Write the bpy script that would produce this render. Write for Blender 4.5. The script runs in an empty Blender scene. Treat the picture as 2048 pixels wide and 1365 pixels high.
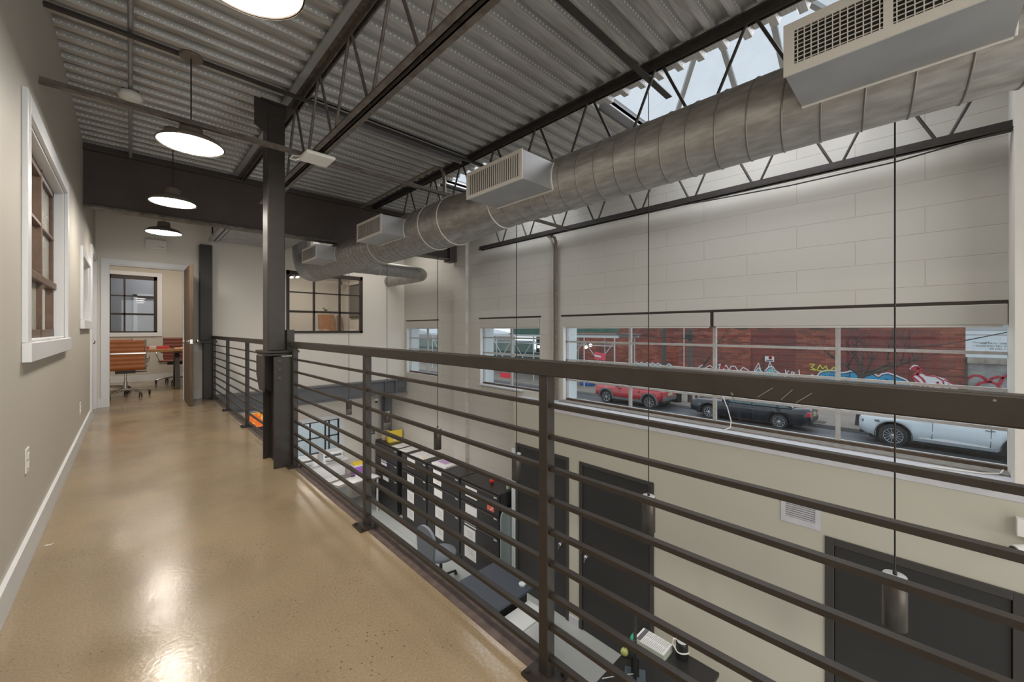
import bpy, bmesh, math, random
from mathutils import Vector, Matrix
random.seed(7)
C = bpy.context.scene.collection
SC = bpy.context.scene
PI = math.pi

# ------------------------------------------------------------------ camera
F_PX, EYE, HOR = 794.0, 1.10, 660.0
YAW = math.atan2(1024 - 261, F_PX)
cam_d = bpy.data.cameras.new('camera'); cam = bpy.data.objects.new('camera', cam_d); C.objects.link(cam)
cam_d.sensor_width = 36.0; cam_d.lens = F_PX / 2048 * 36.0
cam_d.shift_y = (HOR - 682.5) / 2048
cam_d.clip_start = 0.05; cam_d.clip_end = 400
cam.location = (0, 0, EYE); cam.rotation_euler = (PI/2, 0, -YAW)
SC.camera = cam

# ------------------------------------------------------------------ colour management
SC.view_settings.view_transform = 'Standard'; SC.view_settings.look = 'None'
SC.view_settings.gamma = 1.0; SC.view_settings.use_curve_mapping = False
SC.view_settings.exposure = 0.4
SC.render.film_transparent = False

# ------------------------------------------------------------------ sky
w = bpy.data.worlds.new('overcast_sky'); SC.world = w; w.use_nodes = True
bg = w.node_tree.nodes['Background']; bg.inputs[0].default_value = (0.80, 0.87, 0.93, 1); bg.inputs[1].default_value = 1.0

# ------------------------------------------------------------------ lights of the place and added fills
def area(name, loc, rot, sx, sy, power, col=(1, 1, 1)):
    l = bpy.data.lights.new(name, 'AREA'); l.shape = 'RECTANGLE'; l.size = sx; l.size_y = sy; l.energy = power; l.color = col
    o = bpy.data.objects.new(name, l); C.objects.link(o); o.location = loc; o.rotation_euler = rot
    return o
def point(name, loc, power, col=(1, 1, 1), r=0.05):
    l = bpy.data.lights.new(name, 'POINT'); l.energy = power; l.color = col; l.shadow_soft_size = r
    o = bpy.data.objects.new(name, l); C.objects.link(o); o.location = loc
    return o
WARM = (1.0, 0.87, 0.71)
area('skylight_daylight', (3.6, 1.0, 3.20), (0, 0, 0), 1.1, 1.6, 20, (0.95, 0.96, 1))
area('far_skylight_daylight', (3.6, 4.05, 3.20), (0, 0, 0), 1.0, 0.9, 11, (0.95, 0.97, 1))
area('window_daylight', (5.2, 1.6, 1.5), (0, math.radians(75), 0), 2.0, 4.2, 7, (0.88, 0.94, 1))
area('rear_fill', (1.4, -2.85, 1.3), (math.radians(90), 0, 0), 3.4, 2.4, 58, (0.97, 0.97, 0.95))  # added fill light behind the camera; no window stands there
area('rear_lower_fill', (2.0, -2.85, -1.5), (math.radians(90), 0, 0), 3.6, 1.8, 38, (0.98, 0.98, 0.95))  # added fill for the lower hall; the wall behind has no window
area('office_ceiling_lamp', (0.4, 10.0, 2.72), (0, 0, 0), 1.2, 1.2, 24, (1, .90, .78))
area('meeting_room_ceiling_lamp', (3.0, 10.0, 2.72), (0, 0, 0), 1.2, 1.2, 28, (1, .90, .80))
area('side_room_ceiling_lamp', (-1.9, 4.0, 2.6), (0, 0, 0), 1.2, 1.2, 44, WARM)
area('lower_hall_fill', (2.6, 6.6, -0.45), (0, 0, 0), 1.2, 2.4, 26, (1, 0.95, 0.9))  # added fill hanging over the lower hall, no fixture
area('back_room_fill', (0.5, 12.6, 2.7), (0, 0, 0), 1.0, 0.8, 12, (1, 0.97, 0.93))  # added to brighten the room behind the office window
area('far_bay_fill', (3.35, 7.05, 2.9), (0, 0, 0), 1.4, 0.9, 13, (1, 0.95, 0.88))  # added fill for the far bay, hidden behind the girder, no fixture
area('copy_room_lamp', (2.9, 10.2, -0.45), (0, 0, 0), 1.6, 1.2, 20, (0.9, 0.96, 1))

# ------------------------------------------------------------------ rays to known planes (real distances)
_s, _c = math.sin(YAW), math.cos(YAW)
def ray(x, y):
    u = (x - 1024) / F_PX
    return _s + u*_c, _c - u*_s, (HOR - y) / F_PX
def onX(X, x, y): r = ray(x, y); d = X / r[0]; return Vector((X, d*r[1], EYE + d*r[2]))
def onY(Y, x, y): r = ray(x, y); d = Y / r[1]; return Vector((d*r[0], Y, EYE + d*r[2]))
def onZ(Z, x, y): r = ray(x, y); d = (Z - EYE) / r[2]; return Vector((d*r[0], d*r[1], Z))

# ------------------------------------------------------------------ mesh builder
class MB:
    def __init__(s): s.v = []; s.f = []; s.m = []; s.mi = 0; s.sm = []
    def _add(s, vs, fs, smooth=False):
        n = len(s.v); s.v += [tuple(v) for v in vs]
        for f in fs: s.f.append([n+i for i in f]); s.m.append(s.mi); s.sm.append(smooth)
        return s
    def poly(s, pts): return s._add(pts, [list(range(len(pts)))])
    def box(s, x0, y0, z0, x1, y1, z1):
        x0, x1 = min(x0, x1), max(x0, x1); y0, y1 = min(y0, y1), max(y0, y1); z0, z1 = min(z0, z1), max(z0, z1)
        v = [(x, y, z) for z in (z0, z1) for y in (y0, y1) for x in (x0, x1)]
        return s._add(v, [(0,2,3,1),(4,5,7,6),(0,1,5,4),(2,6,7,3),(0,4,6,2),(1,3,7,5)])
    def bar(s, p, q, w, h, up=(0, 0, 1)):
        p, q = Vector(p), Vector(q); d = (q-p).normalized(); up = Vector(up)
        if abs(d.dot(up)) > .98: up = Vector((1, 0, 0))
        sx = d.cross(up).normalized()*w/2; sz = sx.cross(d).normalized()*h/2
        v = [a + i*sx + j*sz for a in (p, q) for j in (-1, 1) for i in (-1, 1)]
        return s._add(v, [(0,1,3,2),(4,6,7,5),(0,4,5,1),(2,3,7,6),(0,2,6,4),(1,5,7,3)])
    def tube(s, pts, r, n=10, caps=True, closed=False):
        pts = [Vector(p) for p in pts]; rs = r if isinstance(r, (list, tuple)) else [r]*len(pts)
        k = len(pts); vs = []; nrm = None
        for i, p in enumerate(pts):
            a = pts[i-1] if (i > 0 or closed) else p; b = pts[(i+1) % k] if (i < k-1 or closed) else p
            d = (b-a).normalized()
            if nrm is None:
                t = Vector((0, 0, 1)) if abs(d.z) < .9 else Vector((1, 0, 0)); nrm = d.cross(t).normalized()
            else:
                nrm = (nrm - d*nrm.dot(d)).normalized()
            bn = d.cross(nrm)
            for j in range(n):
                an = 2*PI*j/n; vs.append(p + rs[i]*(math.cos(an)*nrm + math.sin(an)*bn))
        fs = []
        for i in range(k if closed else k-1):
            for j in range(n):
                i2 = (i+1) % k; fs.append((i*n+j, i*n+(j+1) % n, i2*n+(j+1) % n, i2*n+j))
        s._add(vs, fs, True)
        if caps and not closed:
            s._add(vs[:n], [list(range(n))]); s._add(vs[-n:], [list(range(n))])
        return s
    def lathe(s, prof, c, n=32, axis='Z', smooth=True, caps=True):
        c = Vector(c); vs = []
        for r, h in prof:
            for j in range(n):
                a = 2*PI*j/n; p = (r*math.cos(a), r*math.sin(a), h)
                if axis == 'X': p = (p[2], p[0], p[1])
                elif axis == 'Y': p = (p[0], p[2], p[1])
                vs.append(c + Vector(p))
        k = len(prof)
        fs = [(i*n+j, i*n+(j+1) % n, (i+1)*n+(j+1) % n, (i+1)*n+j) for i in range(k-1) for j in range(n)]
        s._add(vs, fs, smooth)
        if not caps: return s
        if prof[0][0] > 1e-5: s._add(vs[:n], [list(range(n))])
        if prof[-1][0] > 1e-5: s._add(vs[-n:], [list(range(n))])
        return s
    def prism(s, poly, axis, a, b, smooth=False):
        def P(u, v, t): return {'X': (t, u, v), 'Y': (u, t, v), 'Z': (u, v, t)}[axis]
        n = len(poly)
        vs = [P(u, v, a) for u, v in poly] + [P(u, v, b) for u, v in poly]
        s._add(vs, [list(range(n)), list(range(n, 2*n))])
        s._add(vs, [(i, (i+1) % n, n+(i+1) % n, n+i) for i in range(n)], smooth)
        return s
    def ball(s, c, r, n=14, sz=(1, 1, 1)):
        prof = [(max(1e-6, r*math.sin(PI*i/n)), -r*math.cos(PI*i/n)) for i in range(n+1)]
        k0 = len(s.v); s.lathe(prof, (0, 0, 0), 2*n)
        for i in range(k0, len(s.v)):
            v = s.v[i]; s.v[i] = (c[0]+v[0]*sz[0], c[1]+v[1]*sz[1], c[2]+v[2]*sz[2])
        return s
    def build(s, name, mats, parent=None, local=False, bevel=0, kind=None):
        me = bpy.data.meshes.new(name)
        off = Vector((0, 0, 0))
        if parent is not None and not local:
            r = parent
            while r is not None: off += Vector(r.location); r = r.parent
        me.from_pydata([tuple(Vector(v)-off) for v in s.v], [], s.f)
        if not isinstance(mats, (list, tuple)): mats = [mats]
        for m in mats: me.materials.append(m)
        for p, mi, sm in zip(me.polygons, s.m, s.sm): p.material_index = mi; p.use_smooth = sm
        bm = bmesh.new(); bm.from_mesh(me)
        bmesh.ops.recalc_face_normals(bm, faces=bm.faces); bm.to_mesh(me); bm.free()
        o = bpy.data.objects.new(name, me); C.objects.link(o)
        if parent is not None: o.parent = parent
        if bevel:
            b = o.modifiers.new('bevel', 'BEVEL'); b.width = bevel; b.segments = 2; b.limit_method = 'ANGLE'; b.angle_limit = math.radians(50)
        if kind: o['kind'] = kind
        return o

def tag(o, label, cat, group=None, kind=None):
    o['label'] = label; o['category'] = cat
    if group: o['group'] = group
    if kind: o['kind'] = kind
    return o
def thing(name, label, cat, loc=(0, 0, 0), group=None, rz=0):
    o = bpy.data.objects.new(name, None); C.objects.link(o); o.location = loc; o.rotation_euler = (0, 0, rz)
    o.empty_display_size = .1
    return tag(o, label, cat, group)
def copy_tree(o, parent=None):
    c = o.copy(); C.objects.link(c); c.parent = parent
    for ch in list(o.children): copy_tree(ch, c)
    return c
def wall_cells(us, vs, holes):
    us = sorted(set(us + [h[i] for h in holes for i in (0, 1)])); vs = sorted(set(vs + [h[i] for h in holes for i in (2, 3)]))
    out = []
    for j in range(len(vs)-1):
        run = None
        for i in range(len(us)-1):
            cu, cv = (us[i]+us[i+1])/2, (vs[j]+vs[j+1])/2
            inside = any(h[0] < cu < h[1] and h[2] < cv < h[3] for h in holes)
            if inside:
                if run: out.append(run); run = None
            elif run: run[1] = us[i+1]
            else: run = [us[i], us[i+1], vs[j], vs[j+1]]
        if run: out.append(run)
    return out

# ------------------------------------------------------------------ materials
def nodes(name):
    m = bpy.data.materials.new(name); m.use_nodes = True
    nt = m.node_tree; return m, nt, nt.nodes['Principled BSDF']
def pbr(name, col, rough=.5, metal=0, var=0, vscale=6, bump=0, bscale=60, col2=None, coat=0, spec=None, emit=None, stretch=None):
    m, nt, b = nodes(name); L = nt.links
    b.inputs['Base Color'].default_value = (*col, 1); b.inputs['Roughness'].default_value = rough; b.inputs['Metallic'].default_value = metal
    if coat: b.inputs['Coat Weight'].default_value = coat; b.inputs['Coat Roughness'].default_value = .1
    if spec is not None: b.inputs['Specular IOR Level'].default_value = spec
    if emit: b.inputs['Emission Color'].default_value = (*emit[:3], 1); b.inputs['Emission Strength'].default_value = emit[3]
    tc = nt.nodes.new('ShaderNodeTexCoord'); src = tc.outputs['Object']
    if stretch:
        mp = nt.nodes.new('ShaderNodeMapping'); mp.inputs['Scale'].default_value = stretch; L.new(src, mp.inputs[0]); src = mp.outputs[0]
    if var or col2:
        n = nt.nodes.new('ShaderNodeTexNoise'); n.inputs['Scale'].default_value = vscale; n.inputs['Detail'].default_value = 6; L.new(src, n.inputs['Vector'])
        r = nt.nodes.new('ShaderNodeValToRGB'); r.color_ramp.elements[0].position = .32; r.color_ramp.elements[1].position = .7
        c2 = col2 or tuple(c*(1-var) for c in col)
        r.color_ramp.elements[0].color = (*c2, 1); r.color_ramp.elements[1].color = (*col, 1)
        L.new(n.outputs['Fac'], r.inputs[0]); L.new(r.outputs[0], b.inputs['Base Color'])
    if bump:
        n2 = nt.nodes.new('ShaderNodeTexNoise'); n2.inputs['Scale'].default_value = bscale; n2.inputs['Detail'].default_value = 3; L.new(src, n2.inputs['Vector'])
        bp = nt.nodes.new('ShaderNodeBump'); bp.inputs['Strength'].default_value = bump; bp.inputs['Distance'].default_value = .01
        L.new(n2.outputs['Fac'], bp.inputs['Height']); L.new(bp.outputs[0], b.inputs['Normal'])
    return m
def brick(name, c1, c2, mortar, bw, bh, ms, axes='YZ', rough=.8, bumpd=.006, offset=.5, dirt=0.0, dcol=(0.1, .08, .07), dscale=.4, freq=2):
    m, nt, b = nodes(name); L = nt.links; b.inputs['Roughness'].default_value = rough
    tc = nt.nodes.new('ShaderNodeTexCoord'); sp = nt.nodes.new('ShaderNodeSeparateXYZ'); L.new(tc.outputs['Object'], sp.inputs[0])
    cb = nt.nodes.new('ShaderNodeCombineXYZ'); L.new(sp.outputs['XYZ'.index(axes[0])], cb.inputs[0]); L.new(sp.outputs['XYZ'.index(axes[1])], cb.inputs[1])
    t = nt.nodes.new('ShaderNodeTexBrick'); L.new(cb.outputs[0], t.inputs['Vector'])
    t.inputs['Scale'].default_value = 1; t.inputs['Brick Width'].default_value = bw; t.inputs['Row Height'].default_value = bh; t.inputs['Mortar Size'].default_value = ms
    t.inputs['Mortar Smooth'].default_value = .6; t.offset = offset; t.offset_frequency = freq
    t.inputs['Color1'].default_value = (*c1, 1); t.inputs['Color2'].default_value = (*c2, 1); t.inputs['Mortar'].default_value = (*mortar, 1)
    n = nt.nodes.new('ShaderNodeTexNoise'); n.inputs['Scale'].default_value = dscale; n.inputs['Detail'].default_value = 5; L.new(tc.outputs['Object'], n.inputs['Vector'])
    r = nt.nodes.new('ShaderNodeValToRGB'); r.color_ramp.elements[0].position = .4; r.color_ramp.elements[1].position = .75; L.new(n.outputs['Fac'], r.inputs[0])
    mu = nt.nodes.new('ShaderNodeMath'); mu.operation = 'MULTIPLY'; mu.inputs[1].default_value = dirt; L.new(r.outputs[0], mu.inputs[0])
    mx = nt.nodes.new('ShaderNodeMix'); mx.data_type = 'RGBA'; L.new(mu.outputs[0], mx.inputs[0]); L.new(t.outputs['Color'], mx.inputs[6]); mx.inputs[7].default_value = (*dcol, 1)
    L.new(mx.outputs[2], b.inputs['Base Color'])
    n3 = nt.nodes.new('ShaderNodeTexNoise'); n3.inputs['Scale'].default_value = 40; n3.inputs['Detail'].default_value = 4; L.new(tc.outputs['Object'], n3.inputs['Vector'])
    ma = nt.nodes.new('ShaderNodeMath'); ma.operation = 'MULTIPLY_ADD'; ma.inputs[1].default_value = -1; L.new(t.outputs['Fac'], ma.inputs[0]); 
    ms2 = nt.nodes.new('ShaderNodeMath'); ms2.operation = 'MULTIPLY'; ms2.inputs[1].default_value = .25; L.new(n3.outputs['Fac'], ms2.inputs[0]); L.new(ms2.outputs[0], ma.inputs[2])
    bp = nt.nodes.new('ShaderNodeBump'); bp.inputs['Strength'].default_value = .7; bp.inputs['Distance'].default_value = bumpd
    L.new(ma.outputs[0], bp.inputs['Height']); L.new(bp.outputs[0], b.inputs['Normal'])
    return m
def glass(name, tint=(.95, .97, .97), dirt=.05, rough=.02, dcol=(.75, .78, .8), streak=True):
    m = bpy.data.materials.new(name); m.use_nodes = True; nt = m.node_tree; L = nt.links
    for n in list(nt.nodes): nt.nodes.remove(n)
    out = nt.nodes.new('ShaderNodeOutputMaterial'); tr = nt.nodes.new('ShaderNodeBsdfTransparent'); tr.inputs[0].default_value = (*tint, 1)
    gl = nt.nodes.new('ShaderNodeBsdfGlossy'); gl.inputs['Roughness'].default_value = rough; gl.inputs[0].default_value = (1, 1, 1, 1)
    lw = nt.nodes.new('ShaderNodeLayerWeight'); lw.inputs[0].default_value = .5
    pw = nt.nodes.new('ShaderNodeMath'); pw.operation = 'POWER'; pw.inputs[1].default_value = 5; L.new(lw.outputs['Facing'], pw.inputs[0])
    fr = nt.nodes.new('ShaderNodeMath'); fr.operation = 'MULTIPLY_ADD'; fr.inputs[1].default_value = .9; fr.inputs[2].default_value = .03; L.new(pw.outputs[0], fr.inputs[0])
    mx = nt.nodes.new('ShaderNodeMixShader'); L.new(fr.outputs[0], mx.inputs[0]); L.new(tr.outputs[0], mx.inputs[1]); L.new(gl.outputs[0], mx.inputs[2])
    df = nt.nodes.new('ShaderNodeBsdfDiffuse'); df.inputs[0].default_value = (*dcol, 1)
    m2 = nt.nodes.new('ShaderNodeMixShader'); L.new(mx.outputs[0], m2.inputs[1]); L.new(df.outputs[0], m2.inputs[2])
    tc = nt.nodes.new('ShaderNodeTexCoord'); mp = nt.nodes.new('ShaderNodeMapping'); mp.inputs['Scale'].default_value = (30, 30, 1.2) if streak else (6, 6, 6); L.new(tc.outputs['Object'], mp.inputs[0])
    n = nt.nodes.new('ShaderNodeTexNoise'); n.inputs['Scale'].default_value = 1; n.inputs['Detail'].default_value = 5; L.new(mp.outputs[0], n.inputs['Vector'])
    r = nt.nodes.new('ShaderNodeMapRange'); r.inputs['From Min'].default_value = .45; r.inputs['From Max'].default_value = .8; r.inputs['To Min'].default_value = dirt*.3; r.inputs['To Max'].default_value = dirt*3
    L.new(n.outputs['Fac'], r.inputs[0]); L.new(r.outputs[0], m2.inputs[0]); L.new(m2.outputs[0], out.inputs[0])
    return m
def emis(name, col, s):
    m, nt, b = nodes(name); b.inputs['Base Color'].default_value = (.8, .8, .8, 1)
    b.inputs['Emission Color'].default_value = (*col, 1); b.inputs['Emission Strength'].default_value = s
    return m

M = {}
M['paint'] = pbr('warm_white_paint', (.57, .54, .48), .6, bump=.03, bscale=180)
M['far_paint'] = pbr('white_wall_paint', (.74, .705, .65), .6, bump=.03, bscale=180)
M['drywall'] = pbr('beige_wall_paint', (.53, .505, .43), .55, bump=.03, bscale=150, var=.03, vscale=.8)
M['trim'] = pbr('white_trim_paint', (.74, .76, .79), .4)
M['block'] = brick('painted_block', (.58, .56, .515), (.57, .55, .505), (.515, .49, .445), .82, .205, .004, 'YZ', .65, .0028, dirt=.12, dcol=(.5, .44, .35), dscale=.9)
M['block_x'] = brick('painted_block_pier', (.60, .57, .51), (.59, .56, .50), (.52, .49, .43), .41, .205, .004, 'XZ', .65, .004)
M['galv'] = pbr('galvanised_deck', (.62, .60, .575), .38, .5, var=.28, vscale=9, stretch=(.6, 8, 8))
M['steel'] = pbr('dark_bronze_steel', (.031, .025, .021), .42, .0, var=.25, vscale=14, bump=.03, bscale=200)
M['black_steel'] = pbr('charcoal_girder_paint', (.075, .058, .050), .5, 0, var=.2, vscale=5, bump=.04, bscale=80)
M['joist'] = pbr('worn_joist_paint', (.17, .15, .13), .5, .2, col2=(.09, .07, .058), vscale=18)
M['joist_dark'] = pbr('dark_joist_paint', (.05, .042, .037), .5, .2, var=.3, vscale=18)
M['grey_steel'] = pbr('grey_beam_paint', (.17, .175, .19), .5, 0, var=.15, vscale=4)
M['brown_edge'] = pbr('oxidised_slab_edge', (.14, .10, .085), .5, .1, col2=(.07, .05, .045), vscale=20)
M['duct'] = pbr('spiral_duct_metal', (.42, .405, .385), .45, .62, var=.35, vscale=7, stretch=(5, 1.2, 5))
M['seam'] = pbr('dull_duct_seam', (.24, .23, .215), .5, .6)
M['duct_box'] = pbr('sheet_metal_box', (.46, .46, .47), .5, .7, var=.15, vscale=5)
M['mastic'] = pbr('duct_sealant', (.62, .60, .56), .6)
M['grille'] = pbr('ivory_grille_enamel', (.60, .58, .54), .45)
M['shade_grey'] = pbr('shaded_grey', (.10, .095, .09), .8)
M['dark'] = pbr('painted_outlet_shade', (.012, .012, .012), .9)
M['white'] = pbr('white_plastic', (.78, .77, .74), .4)
M['black'] = pbr('black_plastic', (.018, .018, .018), .4)
M['chrome'] = pbr('chrome', (.62, .61, .60), .2, 1)
M['pendant'] = pbr('taupe_enamel', (.16, .135, .11), .4)
M['pendant_in'] = pbr('white_enamel_inside', (.8, .8, .8), .5)
M['glow'] = emis('lamp_diffuser', (1.0, .94, .86), 30)
M['cable'] = pbr('black_cable', (.02, .018, .016), .5)
M['cyl'] = pbr('graphite_cylinder', (.115, .10, .088), .38, .5)
M['door'] = pbr('charcoal_door_paint', (.036, .034, .033), .45, var=.1, vscale=2)
M['doorframe'] = pbr('charcoal_frame_paint', (.055, .05, .047), .45)
M['cab'] = pbr('black_cabinet_enamel', (.022, .021, .022), .38)
M['paper'] = pbr('paper', (.72, .72, .72), .8)
M['pale_ink'] = pbr('pale_ink', (.36, .36, .37), .8)
M['ink'] = pbr('printed_ink', (.12, .12, .13), .8)
M['purple'] = pbr('purple_card', (.36, .16, .58), .6)
M['lilac'] = pbr('lilac_print', (.48, .32, .58), .7)
M['yellow'] = pbr('yellow_card', (.75, .56, .05), .6)
M['red'] = pbr('red_gloss', (.62, .03, .02), .35)
M['green'] = pbr('green_plastic', (.03, .42, .26), .4)
M['leather'] = pbr('tan_leather', (.42, .135, .04), .42, var=.15, vscale=8)
M['leather_dark'] = pbr('oxblood_leather', (.17, .045, .03), .42, var=.15, vscale=8)
M['oak'] = pbr('brown_wood_door', (.15, .095, .055), .5, col2=(.08, .048, .028), vscale=5, stretch=(9, 9, .7))
M['plank'] = pbr('honey_wood', (.52, .27, .10), .45, col2=(.36, .16, .05), vscale=5, stretch=(1, 9, 9))
M['sash'] = pbr('brown_sash_paint', (.15, .095, .065), .45, var=.3, vscale=20)
M['bronze'] = pbr('dark_bronze_frame', (.035, .025, .02), .45)
M['win_frame'] = pbr('grey_window_metal', (.52, .52, .53), .5, .2, col2=(.44, .41, .38), vscale=25)
M['rust'] = pbr('rusty_frame', (.12, .075, .05), .7, col2=(.06, .045, .035), vscale=30)
M['sill_white'] = pbr('white_ledge_paint', (.60, .60, .64), .55, var=.1, vscale=10)
M['stone'] = pbr('grey_stone_sill', (.27, .25, .225), .8, col2=(.19, .17, .15), vscale=25, bump=.2, bscale=60)
M['blind'] = pbr('grey_roller_fabric', (.52, .50, .46), .8)
M['glass'] = glass('street_glass', (.96, .975, .98), .008)
M['glass_in'] = glass('interior_glass', (.95, .95, .95), .01, streak=False)
M['glass_dim'] = glass('dim_office_glass', (.80, .82, .85), .02, streak=False)
M['skyglass'] = glass('prismatic_skylight', (.80, .815, .83), .02, .2, streak=False)
M['navy_top'] = pbr('slate_laminate', (.055, .065, .085), .35)
M['grey_fabric'] = pbr('blue_grey_fabric', (.17, .19, .22), .8, bump=.1, bscale=300)
M['pale_panel'] = pbr('pale_green_grey_panel', (.22, .26, .26), .3)
M['light_grey'] = pbr('light_grey_laminate', (.52, .54, .54), .4)
M['white_lam'] = pbr('white_laminate', (.70, .71, .72), .35)
M['asphalt'] = pbr('wet_asphalt', (.085, .09, .105), .5, var=.2, vscale=2, bump=.1, bscale=40)
M['pavement'] = pbr('pavement_concrete', (.27, .235, .20), .75, col2=(.20, .17, .145), vscale=1.2)
M['curb'] = pbr('kerb_concrete', (.20, .19, .18), .8)
M['pale_reveal'] = pbr('pale_exterior_jamb', (.66, .72, .74), .6)

def deck_perf():
    m, nt, b = nodes('perforated_deck_web'); L = nt.links
    b.inputs['Metallic'].default_value = .3; b.inputs['Roughness'].default_value = .4
    tc = nt.nodes.new('ShaderNodeTexCoord'); sp = nt.nodes.new('ShaderNodeSeparateXYZ'); L.new(tc.outputs['Object'], sp.inputs[0])
    def mod(inp, period, off):
        a = nt.nodes.new('ShaderNodeMath'); a.operation = 'ADD'; a.inputs[1].default_value = off; L.new(inp, a.inputs[0])
        d = nt.nodes.new('ShaderNodeMath'); d.operation = 'PINGPONG'; d.inputs[1].default_value = period/2; L.new(a.outputs[0], d.inputs[0]); return d.outputs[0]
    dx = mod(sp.outputs[0], .032, 0); 
    zz = nt.nodes.new('ShaderNodeMath'); zz.operation = 'SUBTRACT'; zz.inputs[1].default_value = 3.075; L.new(sp.outputs[2], zz.inputs[0])
    q1 = nt.nodes.new('ShaderNodeMath'); q1.operation = 'POWER'; q1.inputs[1].default_value = 2; L.new(dx, q1.inputs[0])
    q2 = nt.nodes.new('ShaderNodeMath'); q2.operation = 'MULTIPLY'; L.new(zz.outputs[0], q2.inputs[0]); L.new(zz.outputs[0], q2.inputs[1])
    s = nt.nodes.new('ShaderNodeMath'); s.operation = 'ADD'; L.new(q1.outputs[0], s.inputs[0]); L.new(q2.outputs[0], s.inputs[1])
    mr = nt.nodes.new('ShaderNodeMapRange'); mr.inputs['From Min'].default_value = .000018; mr.inputs['From Max'].default_value = .00005
    L.new(s.outputs[0], mr.inputs[0])
    r = nt.nodes.new('ShaderNodeValToRGB'); r.color_ramp.elements[0].color = (.66, .65, .63, 1); r.color_ramp.elements[1].color = (.33, .325, .315, 1)  # dots painted lighter, as bumps catching the light
    L.new(mr.outputs[0], r.inputs[0]); L.new(r.outputs[0], b.inputs['Base Color'])
    bp = nt.nodes.new('ShaderNodeBump'); bp.invert = True; bp.inputs['Distance'].default_value = .004; bp.inputs['Strength'].default_value = .6
    L.new(mr.outputs[0], bp.inputs['Height']); L.new(bp.outputs[0], b.inputs['Normal'])
    return m
M['perf'] = deck_perf()

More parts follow.
